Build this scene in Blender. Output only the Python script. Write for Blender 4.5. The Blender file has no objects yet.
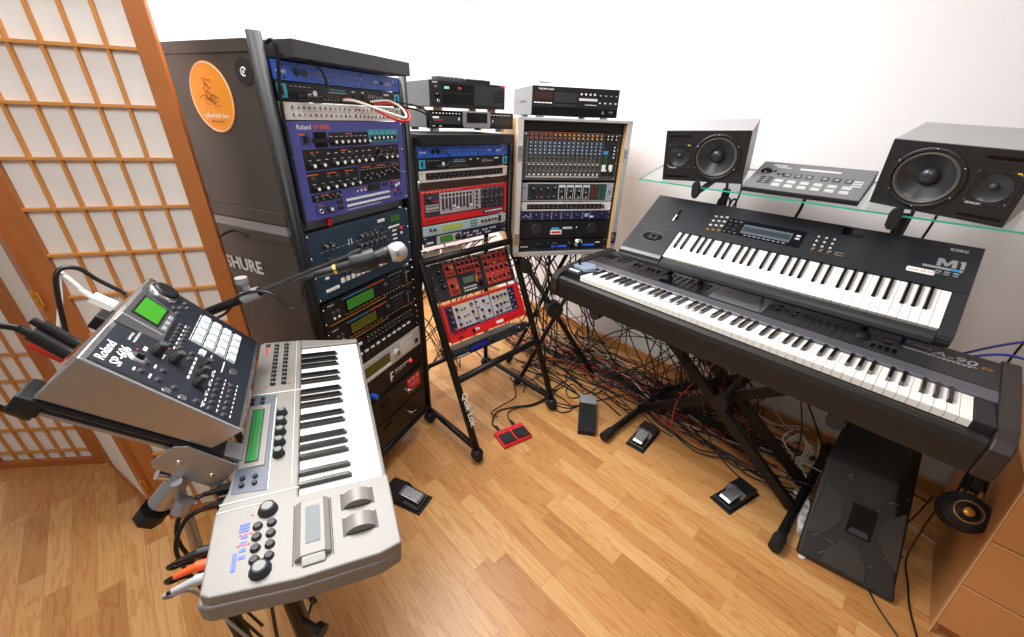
import bpy, math, random
from mathutils import Matrix, Vector
S=bpy.context.scene; COL=S.collection
R=math.radians; PI=math.pi
rnd=random.Random(7)
# ---------------------------------------------------------------- materials
def lin(h):
    h=h.lstrip('#'); o=[]
    for i in (0,2,4):
        c=int(h[i:i+2],16)/255; o.append(c/12.92 if c<=.04045 else ((c+.055)/1.055)**2.4)
    return (*o,1)
_M={}
def mat(name,col,rough=.5,metal=0,noise=0,nscale=60,bump=0,emit=0,spec=.5,coat=0):
    if name in _M: return _M[name]
    m=bpy.data.materials.new(name); m.use_nodes=True; nt=m.node_tree; b=nt.nodes['Principled BSDF']
    c=lin(col); b.inputs['Base Color'].default_value=c
    b.inputs['Roughness'].default_value=rough; b.inputs['Metallic'].default_value=metal
    b.inputs['Specular IOR Level'].default_value=spec; b.inputs['Coat Weight'].default_value=coat
    if emit: b.inputs['Emission Color'].default_value=c; b.inputs['Emission Strength'].default_value=emit
    tc=nt.nodes.new('ShaderNodeTexCoord'); n=nt.nodes.new('ShaderNodeTexNoise')
    n.inputs['Scale'].default_value=nscale; n.inputs['Detail'].default_value=3
    nt.links.new(tc.outputs['Object'],n.inputs['Vector'])
    mr=nt.nodes.new('ShaderNodeMapRange'); dr=.006 if metal>.3 else .05; mr.inputs['To Min'].default_value=max(0,rough-dr); mr.inputs['To Max'].default_value=min(1,rough+dr)
    nt.links.new(n.outputs['Fac'],mr.inputs['Value']); nt.links.new(mr.outputs[0],b.inputs['Roughness'])
    if noise:
        mx=nt.nodes.new('ShaderNodeMix'); mx.data_type='RGBA'
        mx.inputs['A'].default_value=tuple(v*(1-noise) for v in c[:3])+(1,); mx.inputs['B'].default_value=tuple(min(1,v*(1+noise)) for v in c[:3])+(1,)
        nt.links.new(n.outputs['Fac'],mx.inputs['Factor']); nt.links.new(mx.outputs['Result'],b.inputs['Base Color'])
    if bump:
        bp=nt.nodes.new('ShaderNodeBump'); bp.inputs['Strength'].default_value=bump; bp.inputs['Distance'].default_value=.001
        nt.links.new(n.outputs['Fac'],bp.inputs['Height']); nt.links.new(bp.outputs[0],b.inputs['Normal'])
    _M[name]=m; return m
BLK=mat('black_plastic','#18181a',.45,bump=.1,nscale=400,spec=.38)
BLKG=mat('gloss_black','#08080a',.18,spec=.4)
BLKS=mat('satin_black_metal','#161617',.32,.2)
TUBE=mat('black_powder_coat','#0e0e0f',.45,spec=.35)
RUB=mat('black_rubber','#111112',.7,bump=.3,nscale=200)
DGRY=mat('dark_grey_panel','#27282b',.5,spec=.4)
CHAR=mat('charcoal_metal','#38383b',.45,.1)
CASE=mat('grey_brown_case','#433f3c',.5,noise=.06,nscale=8)
CASEG=mat('light_grey_paint','#8e8f92',.5)
SILV=mat('brushed_silver','#b9babd',.27,.92)
ALU=mat('aluminium','#a9aaad',.36,.8)
ALUF=mat('case_aluminium','#cfcfcd',.38,.45,noise=.06,nscale=30)
CHROME=mat('chrome','#dcdde0',.12,1)
WHT=mat('white_print','#f2f2f2',.5)
WPL=mat('white_plastic','#ecebe6',.4)
WKEY=mat('white_key','#f3f1ec',.25)
IVORY=mat('key_front','#d9d5cb',.4)
BKEY=mat('black_key','#0f0f11',.22)
LG=mat('light_grey_plastic','#c9c9c8',.45,noise=.02)
SYNG=mat('synth_grey','#7d7a74',.42,noise=.02,nscale=200)
SYND=mat('synth_side_grey','#7d7873',.45,noise=.02,nscale=200)
SYNB=mat('synth_blue_grey','#4d5563',.45)
RED=mat('red_paint','#d8232a',.35)
REDB=mat('brick_red','#b8382e',.45)
DRED=mat('dark_red','#7a1d1a',.4)
BLUE=mat('royal_blue','#2b5fd0',.35)
JPB=mat('violet_blue','#4a4f9c',.4)
NAVY=mat('navy_panel','#22384c',.4)
DNAVY=mat('dark_navy','#22264a',.4)
SKY=mat('pale_blue_panel','#a9c3cc',.4)
CYAN=mat('cyan_print','#3fb4d6',.4)
TEAL=mat('teal_panel','#2fa7b5',.4)
ORG=mat('orange_print','#e2672a',.5)
ORGK=mat('orange_knob','#f0ae5c',.4)
PINK=mat('red_knob','#c05a4d',.4)
BLUK=mat('blue_knob','#8fb0d2',.4)
GRYK=mat('grey_knob','#6a6a67',.4)
STKO=mat('sticker_orange','#f59a22',.45)
BROWN=mat('brown_panel','#3a211c',.4)
GOLD=mat('gold','#d79a3f',.3,.6)
YEL=mat('yellow_print','#e0b030',.5)
LCDG=mat('lcd_green','#3a7d2a',.3,emit=.12)
LCDD=mat('lcd_dark_green','#2f5e26',.25,emit=.12)
LCDO=mat('lcd_olive','#575a22',.25,emit=.06)
LCDB=mat('lcd_blue','#1d2060',.2,emit=.25)
LEDR=mat('led_red','#ff2a18',.4,emit=1.2)
LEDO=mat('led_orange','#ff5a20',.4,emit=1)
SMOKE=mat('smoked_window','#15171b',.08)
BEIGE=mat('beige_card','#cdbfae',.6)
CORK=mat('birch_ply','#c9a06a',.55,noise=.1,nscale=40)
A90P=mat('a90_panel','#262526',.5,bump=.15,nscale=500)
A90L=mat('a90_lip','#1f1d1b',.45,spec=.4)
A90E=mat('a90_end_cap','#2a2320',.5,noise=.15,nscale=60)
LILAC=mat('lilac_grey_strip','#535259',.45)
M1P=mat('m1_panel','#292b2f',.36)
GRILLE=mat('pa_plastic','#282320',.5,noise=.12,nscale=30,bump=.4)
PABOX=mat('pa_box','#0f0f10',.45,bump=.3,nscale=250)
CONE=mat('speaker_cone','#2b2c2f',.3)
SURR=mat('cone_surround','#4e4a42',.55)
SPKF=mat('speaker_front','#141416',.5)
TRAPGREY=mat('speaker_cabinet_grey','#a4a4a5',.5)
GREENC=mat('green_cable','#1f8a63',.4)
REDC=mat('red_cable','#b5402c',.45)
WHC=mat('white_cable','#d8d6d0',.45)
BLC=mat('black_cable','#101011',.4)
BLUC=mat('blue_cable','#2444b0',.4)
ORC=mat('orange_plug','#f2571f',.4)
GRC=mat('grey_plug','#a7a9ad',.45)
MESH=mat('mic_mesh','#b9babc',.4,.6,bump=1.0,nscale=900)
PADC=mat('pad_white','#cfdadd',.45)
SPP=mat('sampler_panel','#1d222b',.4)
# ---------------------------------------------------------------- mesh builder
class MB:
    def __init__(s): s.v=[];s.f=[];s.mi=[];s.sm=[];s.mats=[]
    def _m(s,m):
        if m not in s.mats: s.mats.append(m)
        return s.mats.index(m)
    def add(s,vs,fs,m=None,smooth=False,M=None):
        o=len(s.v); s.v+= [tuple(M@Vector(p)) if M else tuple(p) for p in vs]
        k=s._m(m)
        for f in fs: s.f.append([o+i for i in f]); s.mi.append(k); s.sm.append(smooth)
        return s
    def box(s,x0,x1,y0,y1,z0,z1,m=None,M=None):
        v=[(x0,y0,z0),(x1,y0,z0),(x1,y1,z0),(x0,y1,z0),(x0,y0,z1),(x1,y0,z1),(x1,y1,z1),(x0,y1,z1)]
        return s.add(v,[(0,3,2,1),(4,5,6,7),(0,1,5,4),(1,2,6,5),(2,3,7,6),(3,0,4,7)],m,False,M)
    def quad(s,x0,x1,y0,y1,z,m=None,M=None): return s.box(x0,x1,y0,y1,z-.0003,z,m,M)
    def hexa(s,v,m=None,M=None):
        return s.add(v,[(0,3,2,1),(4,5,6,7),(0,1,5,4),(1,2,6,5),(2,3,7,6),(3,0,4,7)],m,False,M)
    def prism(s,poly,a,b,axis='z',m=None,M=None):
        n=len(poly)
        def P(p,t): return {'z':(p[0],p[1],t),'x':(t,p[0],p[1]),'y':(p[0],t,p[1])}[axis]
        v=[P(p,a) for p in poly]+[P(p,b) for p in poly]
        fs=[tuple(range(n))[::-1],tuple(range(n,2*n))]+[(i,(i+1)%n,n+(i+1)%n,n+i) for i in range(n)]
        return s.add(v,fs,m,False,M)
    def lathe(s,prof,m=None,M=None,seg=16,c=(0,0,0),smooth=True,caps=3):
        # profile (r,z) list; flat caps added at ends when r>0
        n=len(prof); v=[]
        for r,z in prof:
            for k in range(seg):
                a=2*PI*k/seg; v.append((c[0]+r*math.cos(a),c[1]+r*math.sin(a),c[2]+z))
        fs=[(i*seg+k,i*seg+(k+1)%seg,(i+1)*seg+(k+1)%seg,(i+1)*seg+k) for i in range(n-1) for k in range(seg)]
        s.add(v,fs,m,smooth,M)
        for i,fl in ((0,True),(n-1,False)):
            if not caps&(1 if fl else 2): continue
            r,z=prof[i]
            if r>1e-6:
                ring=[(c[0]+r*math.cos(2*PI*k/seg),c[1]+r*math.sin(2*PI*k/seg),c[2]+z) for k in range(seg)]
                s.add(ring,[tuple(range(seg))[::-1] if fl else tuple(range(seg))],m,False,M)
        return s
    def cyl(s,p,q,r,m=None,seg=14,r2=None,M=None):
        p=Vector(p);q=Vector(q);d=q-p;L=d.length
        T=Matrix.Translation(p)@d.to_track_quat('Z','Y').to_matrix().to_4x4()
        if M: T=M@T
        return s.lathe([(r,0),(r if r2 is None else r2,L)],m,T,seg)
    def tube(s,pts,r,m=None,seg=8,M=None,sub=0):
        P=[Vector(p) for p in pts]
        if sub: P=catmull(P,sub)
        n=len(P); v=[];up=Vector((0,0,1)); prev=None
        for i in range(n):
            t=(P[min(i+1,n-1)]-P[max(i-1,0)]); t=t.normalized() if t.length>1e-9 else Vector((0,0,1))
            if prev is None:
                a=up if abs(t.z)<.9 else Vector((1,0,0)); x=t.cross(a).normalized()
            else:
                x=prev-t*prev.dot(t); x=x.normalized() if x.length>1e-6 else t.cross(up).normalized()
            prev=x; y=t.cross(x)
            for k in range(seg):
                a=2*PI*k/seg; v.append(P[i]+x*r*math.cos(a)+y*r*math.sin(a))
        fs=[(i*seg+k,i*seg+(k+1)%seg,(i+1)*seg+(k+1)%seg,(i+1)*seg+k) for i in range(n-1) for k in range(seg)]
        fs+= [tuple(range(seg))[::-1],tuple(range((n-1)*seg,n*seg))]
        return s.add(v,fs,m,True,M)
    def sphere(s,c,r,m=None,M=None,seg=16,rings=10,sz=1):
        prof=[(max(1e-5,r*math.sin(PI*i/rings)),-r*sz*math.cos(PI*i/rings)) for i in range(rings+1)]
        return s.lathe(prof,m,M,seg,c)
    def mesh(s,name,default=None):
        me=bpy.data.meshes.new(name); me.from_pydata(s.v,[],s.f)
        for m in s.mats: me.materials.append(m or default)
        me.polygons.foreach_set('material_index',s.mi); me.polygons.foreach_set('use_smooth',s.sm)
        me.update(); return me
    def build(s,name,parent=None,m=None,M=None,bevel=0,seg=2):
        o=put(name,s.mesh(name,m),parent,M)
        if bevel:
            b=o.modifiers.new('bevel','BEVEL'); b.width=bevel; b.segments=seg; b.limit_method='ANGLE'; b.angle_limit=R(50); b.harden_normals=False
        return o
def catmull(P,sub):
    out=[]; n=len(P)
    for i in range(n-1):
        p0=P[max(i-1,0)];p1=P[i];p2=P[i+1];p3=P[min(i+2,n-1)]
        for k in range(sub):
            t=k/sub
            out.append(.5*((2*p1)+(p2-p0)*t+(2*p0-5*p1+4*p2-p3)*t*t+(3*p1-p0-3*p2+p3)*t**3))
    out.append(P[-1]); return out
def put(name,me,parent=None,M=None):
    o=bpy.data.objects.new(name,me); COL.objects.link(o)
    if parent is not None: o.parent=parent
    if M is not None: o.matrix_basis=M
    return o
def tag(o,label=None,cat=None,group=None,kind=None):
    if label: o['label']=label
    if cat: o['category']=cat
    if group: o['group']=group
    if kind: o['kind']=kind
    return o
def thing(name,label,cat,M=None,group=None):
    o=bpy.data.objects.new(name,None); COL.objects.link(o); o.empty_display_size=.05
    if M is not None: o.matrix_basis=M
    return tag(o,label,cat,group)
T=lambda x,y,z=0: Matrix.Translation((x,y,z))
def fr(p,yaw,tilt=0,roll=0): return T(*p)@Matrix.Rotation(R(yaw),4,'Z')@Matrix.Rotation(R(tilt),4,'X')@Matrix.Rotation(R(roll),4,'Y')
RX=Matrix.Rotation(PI/2,4,'X')   # rack panel: (u,v,n) -> (u,-n,v)
# ---------------------------------------------------------------- text
_T={}
def text(s,size,m,parent,x,y,z=.0006,rot=0,bold=0,align='LEFT',name='lettering',sx=1,shear=0):
    key=(s,size,m.name,bold,align,shear)
    if key not in _T:
        c=bpy.data.curves.new('t','FONT'); c.body=s; c.size=size; c.offset=min(bold,size*(.03 if s=='SHURE' else .008)); c.align_x=align; c.resolution_u=2; c.shear=shear; c.extrude=.0001
        o=bpy.data.objects.new('t',c); COL.objects.link(o)
        bpy.context.view_layer.update()
        me=bpy.data.meshes.new_from_object(o.evaluated_get(bpy.context.evaluated_depsgraph_get())); me.materials.clear(); me.materials.append(m)
        bpy.data.objects.remove(o); _T[key]=me
    return put(name,_T[key],parent,T(x,y,z)@Matrix.Rotation(rot,4,'Z')@Matrix.Diagonal((sx,1,1,1)))
# ---------------------------------------------------------------- controls (shared meshes, panel frame: z out)
_C={}
def cm(key,f):
    if key not in _C: _C[key]=f()
    return _C[key]
def knob(p,x,y,r=.007,h=.012,m=BLK,cap=None,ptr=WHT,z=0,a=None):
    def f():
        b=MB(); b.lathe([(r*1.12,0),(r*1.12,h*.18),(r*.95,h*.3),(r*.85,h),(r*.7,h*1.06)],m,seg=12)
        if cap: b.lathe([(r*.62,h),(r*.6,h*1.14)],cap,seg=10)
        if ptr: b.box(-r*.1,r*.1,r*.2,r*.98,h*1.0,h*1.1,ptr)
        return b.mesh('knob')
    me=cm(('k',r,h,m.name,cap and cap.name,ptr and ptr.name),f)
    return put('knob',me,p,T(x,y,z)@Matrix.Rotation(rnd.uniform(-2.2,2.2) if a is None else a,4,'Z'))
def button(p,x,y,w=.01,h=.006,d=.003,m=LG,name='button',z=0):
    def f():
        b=MB(); e=min(w,h)*.12
        b.hexa([(-w/2,-h/2,0),(w/2,-h/2,0),(w/2,h/2,0),(-w/2,h/2,0),(-w/2+e,-h/2+e,d),(w/2-e,-h/2+e,d),(w/2-e,h/2-e,d),(-w/2+e,h/2-e,d)],m)
        return b.mesh(name)
    return put(name,cm((name,w,h,d,m.name),f),p,T(x,y,z))
def rbutton(p,x,y,r=.004,d=.003,m=BLK,name='button',z=0):
    return put(name,cm((name,'r',r,d,m.name),lambda:MB().lathe([(r*1.25,0),(r*1.25,.0006),(r,.0008),(r,d),(r*.8,d*1.1)],m,seg=12).mesh(name)),p,T(x,y,z))
def fader(p,x,y,L=.04,pos=.5,m=BLK,w=.005,slot=BLKG,horiz=False):
    def f():
        b=MB(); b.box(-.001,.001,-L/2,L/2,0,.0005,slot); b.box(-w/2,w/2,(pos-.5)*L-.004,(pos-.5)*L+.004,.0005,.009,m)
        b.box(-w/2,w/2,(pos-.5)*L-.0006,(pos-.5)*L+.0006,.009,.0094,WHT); return b.mesh('fader')
    M=T(x,y,0)
    if horiz: M=M@Matrix.Rotation(PI/2,4,'Z')
    return put('fader',cm(('f',L,pos,m.name,w),f),p,M)
def jack(p,x,y,r=.005,m=CHROME,name='jack'):
    return put(name,cm((name,r,m.name),lambda:MB().lathe([(r,0),(r,.002),(r*.62,.0022),(r*.6,.0004)],m,seg=12).lathe([(r*.58,.0002),(r*.58,.0006)],BLKG,seg=10).mesh(name)),p,T(x,y,0))
def screw(p,x,y,r=.0035,m=CHROME):
    return put('screw',cm(('s',r,m.name),lambda:MB().lathe([(r,0),(r*.9,.0015),(r*.5,.0022)],m,seg=10).mesh('screw')),p,T(x,y,0))
def led(p,x,y,r=.0018,m=LEDR): 
    return put('indicator_light',cm(('l',r,m.name),lambda:MB().lathe([(r,0),(r*.8,.001)],m,seg=8).mesh('led')),p,T(x,y,0))
def display(p,x0,x1,y0,y1,m=LCDG,bez=BLK,b=.004,z=0,name='display'):
    o=MB(); o.box(x0-b,x1+b,y0-b,y1+b,z,z+.0012,bez); o.box(x0,x1,y0,y1,z+.0012,z+.0018,m); return o.build(name,p)
def marks(p,items,m=WHT,z=.0005,name='printed_marks'):
    b=MB()
    for x0,x1,y0,y1 in items: b.box(x0,x1,y0,y1,0,z,m)
    return b.build(name,p)
def dashes(x0,x1,y,n,w=.006,h=.0012,jit=.3):
    out=[];st=(x1-x0)/max(1,n-1) if n>1 else 0
    for i in range(n):
        ww=w*rnd.uniform(1-jit,1); cx=x0+i*st; out.append((cx-ww/2,cx+ww/2,y-h/2,y+h/2))
    return out
def area(p,x0,x1,y0,y1,m,z=.0004,name='panel_field'):
    return MB().box(x0,x1,y0,y1,0,z,m).build(name,p)
def gear(name,label,cat,F,u,vtop,w,h,depth,m,group=None,ins=.02,screws=True,th=.004,body=BLK,sm=CHROME):
    """rack device; F: rack panel frame; origin of the thing is the lower left corner of its front plate"""
    t=thing(name,label,cat,F@T(u,vtop-h,0),group)
    MB().box(ins,w-ins,.001,h-.001,-depth,-th,body).build('chassis',t,bevel=.001)
    MB().box(0,w,.0004,h-.0004,-th,0,m).build('front_panel',t,bevel=.0008)
    if screws:
        ys=[h*.2,h*.8] if h<.1 else [.008,h*.37,h*.66,h-.008]
        for x in (.008,w-.008):
            for y in ys: screw(t,x,y,m=sm)
    return t
# ---------------------------------------------------------------- camera
pit,rol,FPX=.474905856,.0386804683,391.330047
cd=bpy.data.cameras.new('camera'); cam=bpy.data.objects.new('camera',cd); COL.objects.link(cam); S.camera=cam
cd.sensor_width=36; cd.lens=FPX/1024*36; cd.clip_start=.02; cd.clip_end=60
f_=Vector((0,math.cos(pit),-math.sin(pit))); rt=Vector((1,0,0)); up=rt.cross(f_)
xr=rt*math.cos(rol)+up*math.sin(rol); yu=-rt*math.sin(rol)+up*math.cos(rol)
cam.matrix_basis=Matrix(((xr.x,yu.x,-f_.x,0),(xr.y,yu.y,-f_.y,0),(xr.z,yu.z,-f_.z,1.45),(0,0,0,1)))
def P0_(u,v,z=0):
    d=(xr*((u-512)/FPX)+yu*(-(v-318.5)/FPX)+f_); s=(z-1.45)/d.z; return Vector((d.x*s,d.y*s,z))
# ---------------------------------------------------------------- room (45 degrees to the camera)
def wallmat(name,col):
    m=mat(name,col,.75,noise=.015,nscale=3,bump=.12); return m
WALL=wallmat('wall_paint','#e8e7e8')
def floormat():
    m=bpy.data.materials.new('oak_parquet'); m.use_nodes=True; nt=m.node_tree; N=nt.nodes; Lk=nt.links; b=N['Principled BSDF']
    tc=N.new('ShaderNodeTexCoord'); mp=N.new('ShaderNodeMapping'); Lk.new(tc.outputs['Object'],mp.inputs['Vector'])
    br=N.new('ShaderNodeTexBrick'); br.inputs['Scale'].default_value=1; br.inputs['Brick Width'].default_value=.46; br.inputs['Row Height'].default_value=.064
    br.inputs['Mortar Size'].default_value=.0007; br.inputs['Mortar Smooth'].default_value=.1; br.inputs['Bias'].default_value=0
    br.offset=.37; br.offset_frequency=2; br.squash=.72; br.squash_frequency=3
    br.inputs['Color1'].default_value=(0,0,0,1); br.inputs['Color2'].default_value=(1,1,1,1); br.inputs['Mortar'].default_value=(.5,.5,.5,1)
    Lk.new(mp.outputs[0],br.inputs['Vector'])
    # per-board random offset of the grain
    ad=N.new('ShaderNodeVectorMath'); ad.operation='MULTIPLY_ADD'; ad.inputs[1].default_value=(13.7,5.1,3.3)
    Lk.new(br.outputs['Color'],ad.inputs[0]); Lk.new(mp.outputs[0],ad.inputs[2])
    st=N.new('ShaderNodeMapping'); st.inputs['Scale'].default_value=(1.5,13,1); Lk.new(ad.outputs[0],st.inputs['Vector'])
    n1=N.new('ShaderNodeTexNoise'); n1.inputs['Scale'].default_value=1.6; n1.inputs['Detail'].default_value=3; n1.inputs['Distortion'].default_value=.35; Lk.new(st.outputs[0],n1.inputs['Vector'])
    mu=N.new('ShaderNodeMath'); mu.operation='MULTIPLY'; mu.inputs[1].default_value=44; Lk.new(n1.outputs['Fac'],mu.inputs[0])
    sn=N.new('ShaderNodeMath'); sn.operation='SINE'; Lk.new(mu.outputs[0],sn.inputs[0])
    s2=N.new('ShaderNodeMapRange'); s2.inputs['From Min'].default_value=.45; s2.inputs['From Max'].default_value=1; Lk.new(sn.outputs[0],s2.inputs['Value'])
    fi=N.new('ShaderNodeMapping'); fi.inputs['Scale'].default_value=(4,150,1); Lk.new(ad.outputs[0],fi.inputs['Vector'])
    n2=N.new('ShaderNodeTexNoise'); n2.inputs['Scale'].default_value=3; n2.inputs['Detail'].default_value=4; Lk.new(fi.outputs[0],n2.inputs['Vector'])
    cr=N.new('ShaderNodeValToRGB'); e=cr.color_ramp.elements
    e[0].position=0; e[0].color=lin('#bd8f58'); e[1].position=1; e[1].color=lin('#e2bd88')
    for p,c in ((.3,'#cfa068'),(.55,'#d6aa70'),(.8,'#dab278')): q=e.new(p); q.color=lin(c)
    Lk.new(br.outputs['Color'],cr.inputs['Fac'])
    mx=N.new('ShaderNodeMix'); mx.data_type='RGBA'; mx.blend_type='MULTIPLY'; mx.inputs['B'].default_value=lin('#dcae7c')
    m1=N.new('ShaderNodeMath'); m1.operation='MULTIPLY'; m1.inputs[1].default_value=.42; Lk.new(s2.outputs[0],m1.inputs[0])
    Lk.new(m1.outputs[0],mx.inputs['Factor']); Lk.new(cr.outputs[0],mx.inputs['A'])
    m2=N.new('ShaderNodeMix'); m2.data_type='RGBA'; m2.blend_type='MULTIPLY'; m2.inputs['B'].default_value=lin('#dfb98a')
    Lk.new(n2.outputs['Fac'],m2.inputs['Factor']); Lk.new(mx.outputs['Result'],m2.inputs['A'])
    m3=N.new('ShaderNodeMix'); m3.data_type='RGBA'; m3.inputs['B'].default_value=lin('#a87840')
    Lk.new(br.outputs['Fac'],m3.inputs['Factor']); Lk.new(m2.outputs['Result'],m3.inputs['A'])
    Lk.new(m3.outputs['Result'],b.inputs['Base Color']); b.inputs['Roughness'].default_value=.34; b.inputs['Specular IOR Level'].default_value=.4
    bp=N.new('ShaderNodeBump'); bp.inputs['Strength'].default_value=.08; bp.inputs['Distance'].default_value=.002; Lk.new(n2.outputs['Fac'],bp.inputs['Height']); Lk.new(bp.outputs[0],b.inputs['Normal'])
    return m
OAK=mat('oak_skirting','#c08c55',.45,noise=.12,nscale=15)
RW=fr((1.59,1.59,0),-45)        # wall frame: x along the right wall, y into the wall (x+y = 3.18)
FL=MB().box(-3.6,4.2,-4.6,0.1,-.04,0,None).build('floor',None,floormat(),RW); tag(FL,kind='structure')
tag(MB().box(-3.6,4.2,0,.1,0,2.6,WALL).build('wall_right',None,None,RW),kind='structure')
tag(MB().box(-2.9,-2.8,-4.6,0,0,2.6,WALL).build('wall_left',None,None,RW),kind='structure')
tag(MB().box(-3.6,4.2,-4.6,0.1,2.6,2.7,WALL).build('ceiling',None,None,RW),kind='structure')
tag(MB().prism([(-.014,0),(-.014,.062),(-.006,.07),(0,.07),(0,0)],-2.8,4.2,'x',OAK).build('baseboard_right',None,None,RW),kind='structure')
tag(MB().box(-2.8,-2.786,-4.6,-.014,0,.07,OAK).build('baseboard_left',None,None,RW),kind='structure')
tag(MB().prism([(-.016,.36),(-.018,.395),(-.004,.40),(0,.40),(0,.36)],-1.6,4.2,'x',WPL).build('trim_1',None,None,RW,bevel=.002),kind='structure')
# ---------------------------------------------------------------- light
W=bpy.data.worlds.new('world'); S.world=W; W.use_nodes=True
bg=W.node_tree.nodes['Background']; bg.inputs[0].default_value=(1,.985,.96,1); bg.inputs[1].default_value=.22
def alight(name,loc,tgt,sx,sy,e,col=(1,1,1)):
    l=bpy.data.lights.new(name,'AREA'); l.shape='RECTANGLE'; l.size=sx; l.size_y=sy; l.energy=e; l.color=col
    o=bpy.data.objects.new(name,l); COL.objects.link(o); o.location=loc
    o.rotation_euler=(Vector(tgt)-Vector(loc)).to_track_quat('-Z','Y').to_euler(); return o
alight('ceiling_bounce_light',(-.75,1.6,2.55),(-.7,1.62,0),1.3,1.3,92,(1,.99,.98))  # no fixture: added area light standing in for flash bounced off the ceiling
alight('bounce_flash',(-.3,-.1,2.4),(-.1,1.7,1.0),.8,.8,17,(1,.99,.98))
S.view_settings.view_transform='Standard'; S.view_settings.look='None'; S.view_settings.gamma=1; S.view_settings.use_curve_mapping=False
S.view_settings.exposure=.35
# ---------------------------------------------------------------- folding shoji screen
WOOD=mat('shoji_frame_wood','#ad6832',.4,noise=.18,nscale=12); LAT=mat('shoji_lattice_wood','#c98a45',.45,noise=.1,nscale=20)
PAP=bpy.data.materials.new('rice_paper'); PAP.use_nodes=True
_b=PAP.node_tree.nodes['Principled BSDF']; _b.inputs['Base Color'].default_value=lin('#eae9e6'); _b.inputs['Roughness'].default_value=.85
_n=PAP.node_tree.nodes.new('ShaderNodeTexNoise'); _n.inputs['Scale'].default_value=180; _c=PAP.node_tree.nodes.new('ShaderNodeBump'); _c.inputs['Strength'].default_value=.15; _c.inputs['Distance'].default_value=.001
PAP.node_tree.links.new(_n.outputs['Fac'],_c.inputs['Height']); PAP.node_tree.links.new(_c.outputs[0],_b.inputs['Normal'])
sh=thing('shoji_screen','tall folding shoji screen of white paper squares in orange wood','folding screen',T(-1.365,.985))
HS=1.79
def shoji(x0,y0,x1,y1):
    M=T(x0+1.365,y0-.985)@Matrix.Rotation(math.atan2(y1-y0,x1-x0),4,'Z')
    L=math.hypot(x1-x0,y1-y0); b=MB(); t=.011; sw=(L-6*.0605)/2
    b.box(0,sw,-t,t,.0,HS,WOOD); b.box(L-sw,L,-t,t,0,HS,WOOD); b.box(sw,L-sw,-t,t,.0,.035,WOOD); b.box(sw,L-sw,-t,t,HS-.05,HS,WOOD)
    o=b.build('screen_panel',sh,None,M,bevel=.002)
    l=MB()
    for i in range(1,6): l.box(sw+i*.0605-.0035,sw+i*.0605+.0035,-.007,.004,.035,HS-.05,LAT)
    for k in range(14):
        z=.947+(k-7)*.1235
        if .04<z<HS-.06: l.box(sw,L-sw,-.009,.004,z-.0035,z+.0035,LAT)
    l.build('lattice',o)
    MB().box(sw,L-sw,.004,.006,.03,HS-.045,PAP).build('paper',o)
    return o,L,sw
pa_,L_,sw_=shoji(-1.315,.994,-.8855,1.1392)
shoji(-1.335,.993,-1.790,1.2475)
shoji(-2.246,1.1925,-1.802,1.2505)
for z in (.2,.95,1.6):
    h=MB(); h.box(-.007,.007,-.002,.002,-.022,.022,GOLD)
    for q in (-.02,0,.02): h.cyl((0,-.005,q-.008),(0,-.005,q+.008),.004,GOLD,8)
    h.build('hinge',sh,None,T(.035,-.01,z)@Matrix.Rotation(R(20),4,'Z'))
# ---------------------------------------------------------------- racks
def caster(p,x,y,z=0,r=.032,name='caster'):
    b=MB(); b.cyl((-.009,0,r),(.009,0,r),r*.98,RUB,16); b.sphere((0,0,r+.012),r*.92,BLK,None,12,8); b.cyl((0,0,r),(0,0,r*2.3),.008,CHROME,8)
    return b.build(name,p,None,T(x,y,z))
# left rack
LF=fr((-.609,1.117,0),67.3); LZ=1.556; LP=LF@T(0,0,LZ)@RX
lr=thing('equipment_rack','tall black tube rack with grey steel side cases, first rack beside the folding screen','rack',LF,'tube racks full of studio equipment')
def post(p,pts,r=.017,name='tube_post',m=TUBE): return MB().tube(pts,r,m,14).build(name,p)
post(lr,[(-.032,-.004,.1),(-.032,-.004,LZ+.050)],.0165)
post(lr,[(.508,-.0,.06),(.508,-.0,LZ+.01)],.013)
post(lr,[(-.03,.42,.06),(-.03,.42,.9)],.016); post(lr,[(.51,.42,.06),(.51,.42,1.5)],.016)
for a,b in (((-.03,.0,.11),(-.03,.42,.11)),((.51,.0,.11),(.51,.42,.11)),((-.03,.0,.11),(.51,.0,.11))): post(lr,[a,b],.015,'tube_foot')
for x in (-.03,.508):
    for y in (0,.42): caster(lr,x,y)
for x,nm in ((-.012,'rack_rail'),(.4836,'rack_rail')):
    MB().box(x,x+.012,.006,.03,.13,LZ+.0,BLKS).build(nm,lr)
    c=MB()
    for k in range(30): c.cyl((x+.006,.0055,.2+k*.0445),(x+.006,.003,.2+k*.0445),.003,CHROME,6)
def sidecase(z0,z1):
    b=MB(); b.box(-.03,-.018,.03,.47,z0,z1,CASE); b.box(-.034,-.03,.03,.47,z1-.028,z1,CASE); b.box(-.034,-.03,.03,.47,z0,z0+.035,CASE)
    b.box(-.018,.5,.455,.47,z0,z1,CASE); b.box(-.018,.5,.06,.47,z1-.01,z1,CASE)
    return b.build('side_case',lr,bevel=.003)
sc1=sidecase(LZ-.405,LZ+.038); sc2=sidecase(.16,LZ-.435)
MB().box(-.03,.5,.04,.46,LZ-.437,LZ-.409,CASEG).build('metal_ledge',lr)
tag(MB().box(0.018,.470,-.062,.3,LZ+.003,LZ+.042,CHAR).build('rack_lid',lr,bevel=.002),label='charcoal metal lid')
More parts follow.
